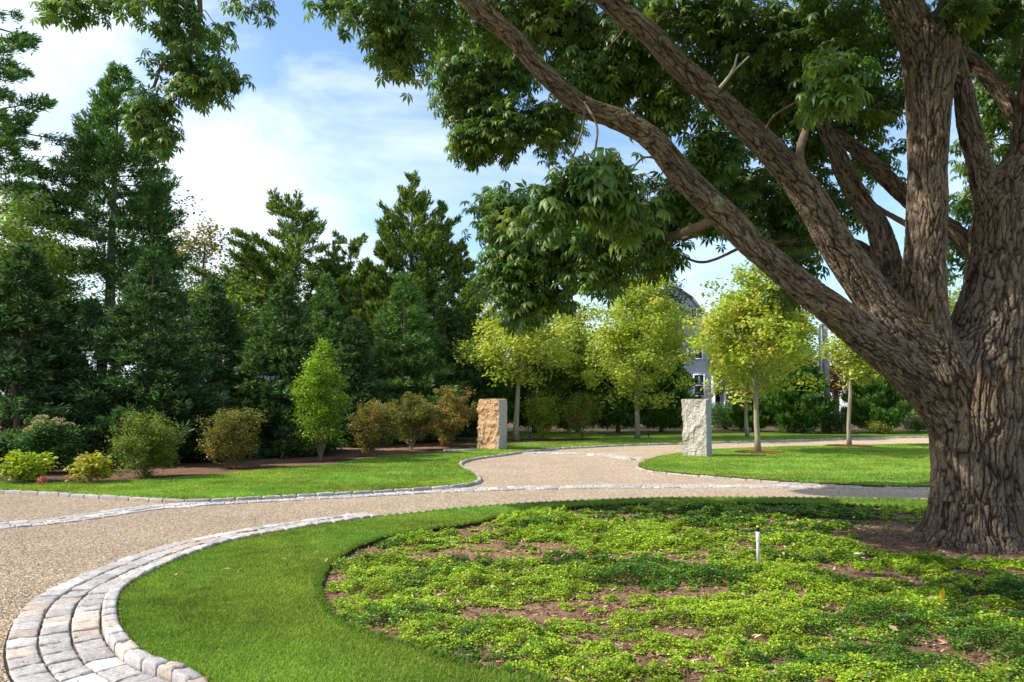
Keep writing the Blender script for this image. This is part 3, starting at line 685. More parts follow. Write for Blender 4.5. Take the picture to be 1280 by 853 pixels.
bigtree(1043, 440, 26, 47, 'russet leaved tree behind the utility pole', 62, [(.2, .07, .035), (.28, .11, .05), (.12, .06, .03)], None, 505, 3600, .15, .6)
bigtree(1110, 420, 62, 58, 'dark tree behind the grey roofed house', 63, MG, None, 510, 6500, .26, 1.0)
bigtree(1190, 345, 70, 34, 'yellow-green tree seen through the fork of the big trunk', 64, YG, [3, 4, 1, 2], 480, 7500, .14, .6)
bigtree(1165, 470, 45, 40, 'low bright green tree beyond the clipped hedge', 65, [(.08, .19, .02), (.13, .26, .03)], None, 520, 3600, .15, .5)
bigtree(1330, 380, 90, 45, 'green tree off to the right beyond the big trunk', 66, MG, None, 500, 6000, .22, 1.0)

tick('conifers')
bigtree(1425, 400, 80, 42, 'green tree far right beyond the drive', 67, MG, None, 500, 6000, .22, 1.0)
bigtree(1530, 380, 95, 45, 'broad green tree at the far right end of the drive', 68, MG, None, 500, 6000, .22, 1.0)
bigtree(1660, 360, 100, 44, 'last green tree at the far right beyond the lawn', 69, MG, None, 500, 6000, .22, 1.0)
# arborvitae hedge trees
def arb(u, vt, vb, hw, label, seed, Y, pal=None, nsh=9000, power=.55):
    return conifer('arborvitae', u, vt, vb, hw, Y, label, 'arborvitae screen behind the avenue trees', seed, pal or [(.04, .1, .022), (.075, .17, .03), (.125, .25, .04), (.2, .34, .06)], [3, 4, 3, 1], rise=.45, droop=.05, shoot=.14, nsh=int(nsh*1.25), nbr=260, power=power, tilt=.9, irregular=.1)
arb(606, 432, 548, 40, 'dark arborvitae directly behind the tan stone pillar', 71, 33)
arb(668, 420, 548, 44, 'dark arborvitae behind the first avenue tree trunk', 72, 34)
arb(722, 425, 548, 40, 'dark arborvitae left of the second avenue tree trunk', 73, 35)
arb(772, 418, 545, 42, 'dark arborvitae crossing behind the second avenue tree trunk', 74, 35.5)
arb(826, 425, 545, 44, 'broad arborvitae just left of the pale stone pillar', 75, 35.8, nsh=12000)
arb(990, 440, 545, 44, 'rounded dark arborvitae left of the utility pole', 76, 35.2, nsh=12000, power=.42)
arb(1094, 428, 545, 38, 'cone shaped arborvitae right of the utility pole', 77, 35, nsh=11000)
arb(940, 470, 545, 24, 'small arborvitae behind the two close avenue trunks', 78, 36, nsh=6000)

# avenue trees
young_tree(645, 551, 372, 478, 82, 'young plane tree with trunk rising right of the tan stone pillar', 81, 9, uc=652, nlf=8500, rc=.42)
young_tree(796, 549, 326, 508, 72, 'full crowned young plane tree between the two stone pillars', 82, 7.5, nlf=16000, rc=.4)
young_tree(948, 566, 318, 498, 84, 'nearest yellow-green plane tree right of the pale stone pillar', 83, 8.5, nlf=13000, ring=True, pal=[(.33, .42, .05), (.48, .5, .08), (.62, .6, .16), (.68, .44, .08), (.16, .23, .03)], rc=.33)
young_tree(935, 547, 380, 500, 55, 'slimmer plane tree just behind the nearest one', 84, 6, nlf=7000)
young_tree(1061, 558, 385, 480, 40, 'sparse young plane tree with a bare trunk under the big limb', 85, 6.5, nlf=3800, ring=True, rc=.25, uc=1076)
young_tree(712, 549, 385, 490, 46, 'pale plane tree peeping between the first two avenue trees', 86, 5, Y=34, nlf=6500)
young_tree(984, 549, 360, 472, 38, 'plane tree crown behind the nearest one towards the big limb', 87, 5, Y=36, nlf=7500)

tick('planes')
# shrubs
bg = 'brown tipped shrubs in the border'
BR = [(.14, .18, .035), (.27, .22, .055), (.1, .14, .025), (.42, .22, .09)]
def flowerheads(root, r, cc, H, R):
    top = cc[cc[:, 2] > H*.68]
    for i in range(min(14, len(top))):
        a = Acc(); c = top[i]+np.array([0, 0, H*.06]); n = 70
        d = rdir(r, n); d[:, 2] = np.abs(d[:, 2]); p = c+d*np.array([.11, .11, .05])
        scatter(a, LEAFV, LEAFT, p, frames(d+r.normal(0, .4, (n, 3)), rdir(r, n)), r.uniform(.025, .045, n), palette(r, n, [(.55, .42, .24), (.5, .28, .18), (.6, .5, .33)]))
        a.build('flower_head', M['flower'], root)
def pinkbloom(pos, col=(.75, .18, .14)):
    def f(root, r, cc, H, R):
        for (fx, fz) in pos:
            a = Acc(); n = 120; d = rdir(r, n); p = np.array([R*fx, -R*.75, H*fz])+d*.085
            scatter(a, LEAFV, LEAFT, p, frames(np.cross(d, rdir(r, n)), d), r.uniform(.03, .05, n), palette(r, n, [col, tuple(c*.7 for c in col)]))
            a.build('flower_head', M['flower'], root)
    return f
bush(53, 592, 520, 42, 'large dark leaved shrub topped with cream and pink flower heads', 91, [(.03, .09, .02), (.05, .13, .03), (.1, .2, .05)], name='flowering_shrub', nlf=4600, leaf=.075, low=.02, extra=flowerheads, ncl=120)
bush(32, 603, 564, 30, 'low lime yellow hydrangea with pink blooms at the left edge', 92, [(.32, .4, .02), (.42, .42, .03), (.2, .32, .02)], name='hydrangea', nlf=1500, leaf=.085, ncl=55, low=0, rc=.12, extra=pinkbloom([(-.85, .8), (1.15, .1)]), mat='leaf')
bush(113, 603, 567, 25, 'smallest lime yellow hydrangea beside the pink flowered one', 93, [(.32, .4, .02), (.45, .43, .04), (.4, .26, .06)], name='hydrangea', nlf=1000, leaf=.09, ncl=40, low=0, rc=.11)
bush(182, 597, 513, 41, 'round clipped mid green shrub on a short dark stem', 94, [(.12, .18, .025), (.18, .25, .035), (.08, .13, .02), (.26, .3, .06)], nlf=13000, leaf=.045, low=-.04, ncl=210, rc=.13, inner=.5)
bush(288, 585, 506, 37, 'brownish green open shrub in front of the dark spruces', 95, BR, [3, 3, 3, 1.5], name='open_shrub', nlf=8500, low=.02, group=bg)
bush(400, 577, 425, 44, 'tall upright bright green shrub in the border', 96, [(.14, .26, .018), (.23, .38, .025), (.08, .17, .012), (.38, .5, .05)], name='upright_shrub', nlf=13000, leaf=.06, low=.06, ncl=190, rc=.19, prof=lambda f: .8+.3*f if f < .4 else max(.1, .93-1.35*(f-.4)**1.25), inner=.42)
BP = dict(group=bg, name='open_shrub', inner=.45, prof=lambda f: .8+.3*f if f < .7 else 1.0)
bush(466, 571.5, 497, 36, 'brown tipped shrub nearest the bright upright one', 97, BR, [3, 4, 3, 2.5], nlf=8500, low=.05, leaf=.06, **BP)
bush(514, 563, 491, 38, 'middle one of the three brown tipped shrubs left of the tan pillar', 98, BR, [3, 3, 4, 1.5], nlf=7500, low=.12, leaf=.065, stemcol=(.3, .25, .2), **BP)
bush(561, 559, 483, 40, 'rust tinted shrub touching the tan stone pillar', 99, BR, [2, 4, 2, 3], nlf=9500, low=.03, leaf=.07, **BP)
bush(678, 549.5, 486, 26, 'yellow-green rounded shrub right of the first avenue tree', 100, [(.3, .37, .04), (.4, .42, .07), (.18, .26, .03)], nlf=4000, leaf=.07, low=.03, rc=.2)
bush(728, 549.5, 490, 27, 'olive green rounded shrub with reddish leaves beside the yellow-green one', 101, [(.2, .27, .04), (.3, .3, .06), (.13, .19, .03), (.42, .18, .08)], [4, 3, 3, 1], nlf=4200, leaf=.07, low=.05, rc=.2)
bush(905, 546, 503, 22, 'dark green shrub in front of the porch', 102, [(.04, .12, .02), (.07, .18, .03)], Y=38, nlf=3500, leaf=.09, low=0, rc=.25)
bush(925, 545, 500, 18, 'brighter shrub right of the low stone wall', 103, [(.08, .2, .02), (.12, .27, .03)], Y=37, nlf=3000, leaf=.09, low=0, rc=.25)
bush(1045, 546, 515, 20, 'low shrub at the foot of the utility pole', 104, [(.1, .17, .04), (.06, .12, .03)], Y=34.9, nlf=2600, leaf=.09, low=0, rc=.25)
bush(1000, 546, 524, 36, 'low spreading shrub in front of the rounded arborvitae', 105, [(.05, .12, .025), (.08, .16, .04)], Y=34.6, nlf=3200, leaf=.08, low=0, rc=.22)
bush(1096, 546, 528, 16, 'small yellowish shrub at the foot of the cone shaped arborvitae', 106, [(.25, .25, .05), (.18, .22, .04)], Y=34, nlf=1500, leaf=.08, low=0, rc=.2)
bush(1143, 545, 517, 24, 'cream flecked hedge shrub left of the big trunk', 107, [(.22, .26, .08), (.12, .18, .04), (.45, .4, .22)], [3, 3, 1], Y=36, nlf=3800, leaf=.08, low=0, rc=.22)
bush(1190, 545, 517, 30, 'hedge shrub hidden mostly behind the big trunk', 108, [(.12, .2, .04), (.08, .14, .03)], Y=36.5, nlf=3000, leaf=.08, low=0, rc=.22)
bush(1290, 560, 500, 40, 'green shrub beyond the right side of the big trunk', 109, [(.08, .18, .03), (.12, .24, .03)], Y=34, nlf=4000, leaf=.08, low=0, rc=.25)

tick('shrubs')
# ------------------------------------------------------------------ stone pillars
def pillar(uL, uM, uR, vt, vb, label, seed, cols, rough):
    b = G((uL+uR)/2, vb, .05); Y = b[1]; th = RAD(-36); H = P(0, vt, Y)[2]-.03
    w = (uM-uL)/F*Y/math.cos(th); d = (uR-uM)/F*Y/abs(math.sin(th)); d = min(d, .7)
    n = 44; bm = bmesh.new(); bmesh.ops.create_cube(bm, size=1.0)
    bmesh.ops.subdivide_edges(bm, edges=bm.edges[:], cuts=n, use_grid_fill=True)
    V = np.array([v.co[:] for v in bm.verts]); V[:, 2] += .5
    L = V*np.array([w, d, H]); front = V[:, 1] < -.49; left = V[:, 0] < -.49; rt = V[:, 0] > .49; back = V[:, 1] > .49
    s = seed*7.3
    nz = perlin(L*3.0+s)*.45+perlin(L*8+s)*.35+np.abs(perlin(L*17+s))*.5+perlin(L*38+s)*.22
    cut = np.abs(perlin(L*np.array([4, 4, 2.4])+s+5))
    off = nz*.05*rough+(.5-np.clip(cut*3, 0, 1))*.02*rough
    L[:, 1] -= np.where(front, off+.01, 0); L[:, 0] -= np.where(left, off*1.2, 0)
    L[:, 0] += np.where(rt, perlin(L*6+s)*.012, 0); L[:, 1] += np.where(back, off, 0)
    # knocked corners
    ex = np.abs(V[:, 0])*2; ez = np.clip(V[:, 2], 0, 1)
    L[:, 2] -= np.where((V[:, 2] > .98), perlin(L*4+s)*.015+.05*np.clip(ex-.8, 0, 1)+.025, 0)
    for v, c in zip(bm.verts, L): v.co = c
    me = bpy.data.meshes.new('stone_pillar'); bm.to_mesh(me); bm.free()
    for p in me.polygons: p.use_smooth = False
    a = me.color_attributes.new('tint', 'FLOAT_COLOR', 'POINT'); mixf = np.clip(.5+perlin(L*2.3+s)+.5*perlin(L*7+s), 0, 1)
    C = np.ones((len(L), 4), np.float32); C[:, :3] = np.array(cols[0])*(1-mixf[:, None])+np.array(cols[1])*mixf[:, None]
    shade_side = (V[:, 0] > .46); C[shade_side, :3] = cols[2]; a.data.foreach_set('color', C.ravel())  # right face gets a flat grey: its shade is put into the colour
    me.materials.append(M['pillar']); o = bpy.data.objects.new('stone_pillar', me); COL.objects.link(o)
    o.location = (b[0], Y+d*.3, .03); o.rotation_euler = (0, 0, th); tag(o, label, 'stone pillar', 'split stone pillars flanking the drive')
M['pillar'] = attr_mat('split_stone', .85, .2, 22, .012, .7, .75, 1.2)
pillar(597, 624, 633.5, 498, 562, 'tan orange rough split stone pillar left of the drive', 3, ((.5, .29, .14), (.58, .4, .24), (.38, .35, .31)), 1.15)
pillar(856, 881, 890.5, 498, 571, 'pale grey rough split stone pillar on the island lawn', 8, ((.42, .375, .31), (.53, .495, .44), (.36, .36, .34)), .9)

# ------------------------------------------------------------------ buildings
def extrude_poly(name, pts, y0, y1, mat, parent):
    n = len(pts); V = [(p[0], y0, p[1]) for p in pts]+[(p[0], y1, p[1]) for p in pts]
    me = bpy.data.meshes.new(name); f = [list(range(n))[::-1], list(range(n, 2*n))]+[[i, (i+1) % n, n+(i+1) % n, n+i] for i in range(n)]
    me.from_pydata(V, [], f); me.update(); bm = bmesh.new(); bm.from_mesh(me); bmesh.ops.recalc_face_normals(bm, faces=bm.faces[:]); bm.to_mesh(me); bm.free()
    me.materials.append(mat); o = bpy.data.objects.new(name, me); COL.objects.link(o); o.parent = parent; return o
def window(parent, x, y, z, w, h, muntins=True):
    f = Acc(); t = .07
    box(f, (x-w/2, y, z), (t, .08, h+t)); box(f, (x+w/2, y, z), (t, .08, h+t)); box(f, (x, y, z+h/2), (w-t, .08, t)); box(f, (x, y-.02, z-h/2), (w+.06-t, .12, t))
    if muntins: box(f, (x, y, z), (w-t, .05, .04)); box(f, (x, y, z+h/4+.01), (.025, .04, h/2-.06))
    o = f.build('window', M['white_paint'], parent); g = Acc(); box(g, (x, y+.03, z), (w-.04, .02, h-.04)); g.build('pane', M['glass'], o)
def gambrel():
    Y = 47; r0 = P(842, 497, Y); root = empty('gambrel_house', (r0[0], Y, 0), 'pale blue-grey shingled house with a gambrel roof behind the avenue trees', 'house')
    X = lambda u: (u-842)/F*Y; Z = lambda v: P(842, v, Y)[2]
    prof = [(X(792), 0), (X(792), Z(470)), (X(799), Z(400)), (X(818), Z(374)), (X(842), Z(358)), (X(866), Z(374)), (X(885), Z(400)), (X(892), Z(470)), (X(892), 0)]
    extrude_poly('wall', prof, 0, 9, M['house_shingle'], root)
    a = Acc(); up = prof[1:-1]
    for i in range(len(up)-1):
        p, q = np.array(up[i]), np.array(up[i+1]); d = unit(q-p); n = np.array([-d[1], d[0]]); 
        c = [p-d*.03, q+d*.03, q+d*.03+n*.14, p-d*.03+n*.14]
        V = [(k[0], -.25, k[1]) for k in c]+[(k[0], 9.2, k[1]) for k in c]
        a.add(V, None, [[0, 1, 2, 3], [7, 6, 5, 4], [0, 4, 5, 1], [1, 5, 6, 2], [2, 6, 7, 3], [3, 7, 4, 0]])
    a.build('roof', M['roof'], root)
    for xx in (X(892)-.06, X(792)+.06): b = Acc(); box(b, (xx, -.03, Z(470)/2), (.16, .05, Z(470))); b.build('corner_board', M['white_paint'], root)
    for u, v, w, h in ((869, 393, .35, .75), (842, 393, .7, 1.1), (874, 482, .65, 1.35), (850, 482, .65, 1.35), (820, 482, .65, 1.35), (874, 440, .5, .9)):
        window(root, X(u), -.03, Z(v), w, h)
gambrel()
def porch():
    Y = 46; x0 = P(893, 497, Y)[0]; root = empty('porch_house', (x0, Y+.5, 0), 'low white house wing with brown roof and porch posts beside the stone wall', 'house'); W = 3.6
    Z = lambda v: P(842, v, Y)[2]
    a = Acc(); box(a, (W/2, 3.4, 1.2), (W, 3.6, 2.4)); a.build('wall', M['white_board'], root)
    extrude_poly('roof', [(-.15+.18, Z(488)), (W+.2, Z(488)), (W*.62, Z(466)), (W*.3, Z(466))], -.2, 5.5, M['roof'], root)
    for i in range(6):
        c = Acc(); tube(c, [(.15+i*.65, .05, 0), (.15+i*.65, .05, Z(488)-.02)], [.07, .07], 10); c.build('porch_post', M['white_paint'], root)
    f = Acc(); box(f, (W/2, .8, .2), (W-.1, 1.55, .4)); f.build('porch_floor', M['white_paint'], root)
    for i in range(3): window(root, .6+i*1.15, 1.56, 1.35, .7, 1.2)
porch()
def cottage(name, u0, u1, Y, ve, vr, depth, label, wallm, grp=None):
    x0, x1 = P(u0, 480, Y)[0], P(u1, 480, Y)[0]; W = x1-x0; ze, zr = P(u0, ve, Y)[2], P(u0, vr, Y)[2]
    root = empty(name, ((x0+x1)/2, Y, 0), label, 'house', grp)
    a = Acc(); box(a, (0, depth/2, ze/2), (W, depth, ze)); a.build('wall', wallm, root)
    V = [(-W/2-.2, -.25, ze), (W/2+.2, -.25, ze), (W/2+.2, depth+.25, ze), (-W/2-.2, depth+.25, ze), (-W/2-.2, depth/2, zr), (W/2+.2, depth/2, zr)]
    r = Acc(); r.add(V, [(0, 3, 4), (1, 5, 2)], [(0, 1, 5, 4), (2, 3, 4, 5), (0, 1, 2, 3)]); r.build('roof', M['pale_roof'], root)
    for i in range(3): window(root, -W/3+i*W/3, -.03, ze*.55, .8, 1.2)
M['pale_roof'] = siding('pale_grey_roof', (.36, .37, .4), .2, .2)
cottage('grey_roofed_house', 1035, 1075, 52, 517, 499, 5, 'small house with a pale grey roof behind the thin avenue trunk', M['white_board'])
cottage('white_cottage', 225, 345, 34, 447, 434, 4, 'white cottage glimpsed between two dark spruces', M['white_board'])
def pergola():
    Y = 21.6; x = P(112, 480, Y)[0]; root = empty('garden_arbor', (x, Y, .05), 'white wooden garden arbor glimpsed between the two left spruces', 'arbor')
    zt = P(112, 447, Y)[2]-.05
    for dx in (-.45, .02):
        for dy in (0, 1): a = Acc(); box(a, (dx, dy, zt/2), (.09, .09, zt)); a.build('post', M['white_paint'], root)
    a = Acc()
    for dy in (0, 1): box(a, (-.2, dy, zt+.05), (1.0, .06, .1))
    for q in range(5): box(a, (-.6+q*.2, .5, zt+.132), (.05, 1.4, .06))
    a.build('top_slats', M['white_paint'], root)
pergola()
def wall():
    Y = 41; x = P(912, 540, Y)[0]; root = Acc(); r = np.random.default_rng(4)
    for row in range(5):
        px = -1.2+r.uniform(0, .2)
        while px < 1.2:
            L = r.uniform(.25, .5); g = r.uniform(.22, .38)
            V = SV.copy(); V[:NT, :2] += r.normal(0, .02, (NT, 2)); V = V[:, [0, 2, 1]]; V[:, 2] += .5; V[:, 1] = .45-V[:, 1]*.9
            root.add(V*np.array([L*.96, .45, .21])+np.array([px+L/2, 0, row*.22]), None, SQ[:, ::-1], (g, g*.92, g*.82)); px += L
    box(root, (0.0, .2, .55), (2.3, .2, 1.08), 0, (.2, .18, .16))
    o = root.build('stone_wall', M['cobble']); o.location = (x, Y, .05); tag(o, 'low fieldstone wall beyond the pale stone pillar', 'wall')
wall()
def pole():
    Y = 35.8; x = P(1033, 480, Y)[0]; root = empty('utility_pole', (x, Y, .05), 'grey utility pole with a pale conduit beside the nearest avenue crown', 'utility pole')
    a = Acc(); tube(a, [(0, 0, 0), (.02, 0, 3), (0, 0, 5.4)], [.16, .15, .13], 14, jit=.05); a.build('post', M['pole_wood'], root)
    a = Acc(); tube(a, [(-.26, -.05, 0), (-.26, -.05, 4.9), (-.2, -.03, 5.2)], [.07, .07, .07], 10); a.build('conduit', M['pole_pipe'], root)
pole()

# ------------------------------------------------------------------ small things
def riser():
    b = G(947.5, 700, .03); root = empty('irrigation_riser', b, 'white pipe riser with black and yellow sprinkler tip in the ground cover', 'sprinkler riser'); Y = b[1]
    H = P(947, 665, Y)[2]-b[2]; r = 4.3/F*Y/2*1.0
    a = Acc(); tube(a, [(0, 0, -.05), (.004, 0, H*.62), (.005, 0, H*.64), (.005, 0, H*.66)], [r*.85, r*.85, r*.85, r*.86], 16, jit=0); a.build('pipe', M['pvc'], root, True)
    a = Acc(); tube(a, [(.006, 0, H*.66), (.006, 0, H*.68), (.006, 0, H*.97), (.006, 0, H)], [r*1.02, r*1.18, r*1.18, r*1.0], 16, jit=0); a.build('coupling', M['pvc'], root, True)
    a = Acc(); tube(a, [(.006, 0, H), (.006, 0, H+.03), (.006, 0, H+.032), (.006, 0, H+.045)], [r*.75, r*.75, r*.95, r*.9], 14, jit=0); box(a, (.02, 0, H+.03), (.03, .012, .01)); a.build('nozzle', M['black_plastic'], root)
    a = Acc(); tube(a, [(.006, 0, H+.045), (.006, 0, H+.058), (.006, 0, H+.064)], [r*.9, r*.85, r*.4], 14, jit=0); a.build('cap', M['yellow_plastic'], root)
riser()
def yleaf():
    b = G(1178, 752, .15); V = []; 
    a = Acc(); out = [(0, 0), (.022, .02), (.03, .045), (.022, .06), (.026, .075), (.006, .105), (-.004, .075), (-.02, .06), (-.016, .03)]
    n = len(out); V = [(x, .012*math.sin(z*60)+abs(x)*.3, z) for x, z in out]+[(0, .0, .045)]
    a.add(V, [(i, (i+1) % n, n) for i in range(n)], None, (.75, .42, .02)); tube(a, [(0, 0, 0), (-.01, 0, -.04)], [.0015, .001], 5, (.5, .35, .05))
    o = a.build('fallen_leaf', M['flower']); o.location = tuple(b); o.rotation_euler = (RAD(-20), RAD(10), 0); tag(o, 'single bright yellow fallen leaf lying on the ground cover near the big trunk', 'leaf')
    for u, v, l in ((1238, 759, 'small orange-brown fallen leaf on bare mulch at the right'), (912, 728, 'curled tan fallen leaf left of centre in the bed')):
        a = Acc(); a.add(np.array(V), [(i, (i+1) % n, n) for i in range(n)], None, (.5, .24, .08)); o = a.build('fallen_leaf', M['flower']); o.location = tuple(G(u, v, .05)); o.rotation_euler = (RAD(-75), 0, RAD(70)); tag(o, l, 'leaf')
yleaf()
def plate():
    b = G(1074, 692, .07); a = Acc(); box(a, (0, 0, 0), (.12, .02, .01), .1); tube(a, [(-.055, 0, .003), (-.055, 0, -.06)], [.006, .006], 6)
    o = a.build('plant_tag', M['pvc']); o.location = tuple(b); tag(o, 'small white plastic plant tag lying in the bed left of the big trunk', 'plant tag')
    b = G(575, 563.5, .06); a = Acc(); box(a, (0, 0, .02), (1.0, .5, .05), .05, (.45, .44, .42)); o = a.build('stone_slab', M['cobble']); o.location = tuple(b); tag(o, 'flat grey stone slab on the mulch left of the tan pillar', 'stone slab')
plate()
def spot(u, v, label):
    b = G(u, v, .055); root = empty('garden_spotlight', b, label, 'spotlight', 'small black uplights at the avenue trees')
    a = Acc(); tube(a, [(0, 0, -.05), (0, 0, .14)], [.018, .018], 8); a.build('stake', M['dark_metal'], root)
    a = Acc(); tube(a, [(-.02, .0, .13), (.0, .03, .17), (.05, .1, .27)], [.03, .055, .07], 12); a.build('lamp_head', M['dark_metal'], root)
spot(662, 551.5, 'black garden spotlight right of the first avenue trunk'); spot(811, 548, 'black garden spotlight right of the full crowned plane tree trunk')

tick('houses')
# ------------------------------------------------------------------ the big tree
def big_tree():
    root = empty('shade_tree', (TRUNK[0], TRUNK[1], 0), 'huge old shade tree with deeply furrowed bark and spreading limbs over the bed', 'tree')
    Y0 = TRUNK[1]; O = np.array([TRUNK[0], TRUNK[1], 0])
    def limb(L): # (u, v, Y, rpx)
        p = np.array([P(u, v, Y) for u, v, Y, r in L]); rad = np.array([r*.92/F*Y for u, v, Y, r in L]); s = spline(np.column_stack([p, rad]), 8)
        return s
    Yt = Y0
    limbs = []
    tb = [(1222,716,Yt,108),(1222,700,Yt,98),(1222,688,Yt,85),(1222,665,Yt,69),(1221,640,Yt,59),(1221,600,Yt,55),(1220,560,Yt,55),(1220,520,Yt,60),(1219,480,Yt,62),(1224,445,Yt+.02,56),(1233,412,Yt+.05,47),(1241,375,Yt+.08,41),(1245,335,Yt+.1,36)]
    limbs.append(limb(tb))
    a = Yt
    limbs.append(limb([(1200,540,a,34),(1168,495,a-.1,34),(1120,450,a-.2,30),(1082,420,a-.3,28),(1042,389,a-.4,25),(1002,357,a-.45,22),(952,316,a-.5,21),(896,261,a-.6,21),(850,216,a-.7,20),(821,180,a-.8,19),(786,155,a-.85,17.5),(727,132,a-.9,16.5),(692,103,a-1.0,15.5),(668,80,a-1.05,14),(641,47,a-1.1,15),(599,12,a-1.2,17),(560,-30,a-1.3,14),(500,-80,a-1.5,11),(430,-150,a-1.8,8)]))
    limbs.append(limb([(1200,500,a-.1,40),(1160,445,a-.15,38),(1115,402,a-.2,33),(1080,355,a-.2,28.5),(1040,296,a-.25,25),(1012,248,a-.3,23),(974,200,a-.3,21.5),(910,137,a-.4,19),(847,81,a-.5,18),(817,47,a-.55,17.5),(774,14,a-.6,17),(720,-40,a-.7,15),(650,-100,a-.9,11),(560,-180,a-1.2,8)]))
    limbs.append(limb([(1180,475,a-.15,42),(1160,420,a-.15,35),(1155,370,a-.15,31),(1156,330,a-.12,29.5),(1159,250,a-.1,28),(1160,180,a-.1,28.5),(1161,120,a-.1,33),(1162,70,a-.1,40),(1163,45,a-.1,38)]))
    limbs.append(limb([(1160,85,a-.1,30),(1140,30,a-.1,28),(1118,-15,a-.1,25),(1080,-80,a,20),(1040,-180,a,13)]))
    limbs.append(limb([(1166,85,a-.1,30),(1185,30,a-.15,26),(1203,-15,a-.2,23),(1225,-90,a-.2,18),(1240,-200,a-.2,12)]))
    limbs.append(limb([(1230,480,a+.1,48),(1241,410,a+.1,43),(1246,360,a+.1,37),(1246,310,a+.1,36),(1250,268,a+.1,34),(1262,225,a+.1,25),(1281,190,a+.1,23),(1292,120,a+.1,22),(1300,40,a+.1,20),(1310,-60,a+.1,15)]))
    limbs.append(limb([(1244,300,a+.15,30),(1236,262,a+.15,22),(1226,215,a+.15,17.5),(1212,160,a+.2,17),(1203,107,a+.25,14.5),(1192,60,a+.3,12),(1180,0,a+.4,9),(1165,-80,a+.5,6)]))
    limbs.append(limb([(1292,190,a+.4,14),(1272,150,a+.5,13),(1250,115,a+.6,12.5),(1215,76,a+.8,12),(1180,45,a+1,10),(1140,10,a+1.3,8)]))
    limbs.append(limb([(1240,345,a+.2,22),(1222,322,a+.35,15),(1195,292,a+.5,14),(1160,268,a+.7,14),(1124,238,a+.9,13.5),(1088,203,a+1.1,12.5),(1061,179,a+1.3,10.5),(1030,160,a+1.6,8),(985,140,a+2,6)]))
    limbs.append(limb([(1165,440,a+.4,34),(1128,380,a+.6,27),(1112,340,a+.7,22),(1106,312,a+.75,19.5),(1097,282,a+.8,17),(1075,250,a+.95,15.5),(1057,218,a+1.1,15.5),(1045,190,a+1.2,13),(1025,150,a+1.4,10),(1000,90,a+1.8,7)]))
    limbs.append(limb([(1150,410,a+.7,20),(1110,355,a+.95,16),(1072,310,a+1.2,12),(1020,302,a+1.5,7.5),(965,300,a+1.9,7),(900,285,a+2.6,7),(850,300,a+3,6)]))
    limbs.append(limb([(1245,500,a+.1,40),(1272,430,a+.05,34),(1296,370,a,28),(1330,300,a,24),(1380,180,a,20),(1430,40,a,14)]))
    for L in limbs[1:]: L[:, 3] *= .93
    full = limbs; limbs = []; br = Acc()
    for L in full:
        u_, v_, _ = proj(L[:, :3]); out_ = np.where((v_ < -45) | (u_ > 1345))[0]
        k_ = out_[0]+2 if len(out_) else len(L); limbs.append(L[:k_])
        if k_ < len(L)-2: tube(br, L[k_-2:, :3], L[k_-2:, 3]*1.02, 12, (.2, .15, .11), True, .03)
    base = Acc()
    for L in limbs: tube(base, L[:, :3], L[:, 3], 20, jit=0)
    r = np.random.default_rng(9)
    o = base.build('trunk', None, None)
    m = o.modifiers.new('r', 'REMESH'); m.mode = 'VOXEL'; m.voxel_size = .042; m.adaptivity = 0
    s = o.modifiers.new('s', 'SMOOTH'); s.factor = .5; s.iterations = 5
    ss = o.modifiers.new('d', 'SUBSURF'); ss.levels = 2; ss.render_levels = 2
    dg = bpy.context.evaluated_depsgraph_get(); dg.update(); me = bpy.data.meshes.new_from_object(o.evaluated_get(dg))
    bpy.data.objects.remove(o); n = len(me.vertices); V = np.zeros(n*3, np.float32); me.vertices.foreach_get('co', V); V = V.reshape(-1, 3).astype(float)
    Nn = np.zeros(n*3, np.float32); me.vertices.foreach_get('normal', Nn); Nn = Nn.reshape(-1, 3).astype(float); print('trunk verts', n)
    tick('remesh')
    # nearest limb coordinates
    best = np.full(n, 1e9); arc = np.zeros((n, 3)); Rl = np.zeros(n); Fq = np.ones(n)
    for li, L in enumerate(limbs):
        L = np.concatenate([L[:-1:2], L[-1:]]); p = L[:, :3]; s = np.concatenate([[0], np.cumsum(np.linalg.norm(np.diff(p, axis=0), axis=1))])
        t = unit(np.gradient(p, axis=0)); up = np.array([0, 1., 0]); x = unit(np.cross(t, up)); y = np.cross(t, x)
        lo = p.min(0)-1; hi = p.max(0)+1
        idx = np.where(((V > lo) & (V < hi)).all(1))[0]
        for ch in np.array_split(idx, max(1, len(idx)//40000)):
            d = np.linalg.norm(V[ch][:, None]-p[None], axis=2); dn = d/L[:, 3][None]; j = dn.argmin(1); val = dn[np.arange(len(ch)), j]
            rel = V[ch]-p[j]; al = (rel*t[j]).sum(1); jn = np.clip(j+np.sign(al).astype(int), 0, len(p)-1)
            fr = np.clip(np.abs(al)/np.maximum(np.linalg.norm(p[jn]-p[j], axis=1), 1e-6), 0, .5)[:, None]
            pc = p[j]*(1-fr)+p[jn]*fr; xx = x[j]*(1-fr)+x[jn]*fr; yy = y[j]*(1-fr)+y[jn]*fr; tt_ = t[j]*(1-fr)+t[jn]*fr
            Rr = L[j, 3]*(1-fr[:, 0])+L[jn, 3]*fr[:, 0]; ss_ = s[j]*(1-fr[:, 0])+s[jn]*fr[:, 0]
            rel = V[ch]-pc; al = (rel*tt_).sum(1); cx = (rel*xx).sum(1); cy = (rel*yy).sum(1); rr = np.maximum(np.hypot(cx, cy), 1e-6)
            up_ = val < best[ch]; q = ch[up_]
            best[q] = val[up_]
            arc[q] = np.column_stack([cx/rr*Rr*.95+li*17.3, cy/rr*Rr*.95+li*5.1, ss_+al])[up_]; Rl[q] = Rr[up_]; Fq[q] = np.interp(np.median(L[:, 3]), [.1, .25, .5], [15, 11.5, 8.3])
    tick('nearest'); wq = arc.copy()
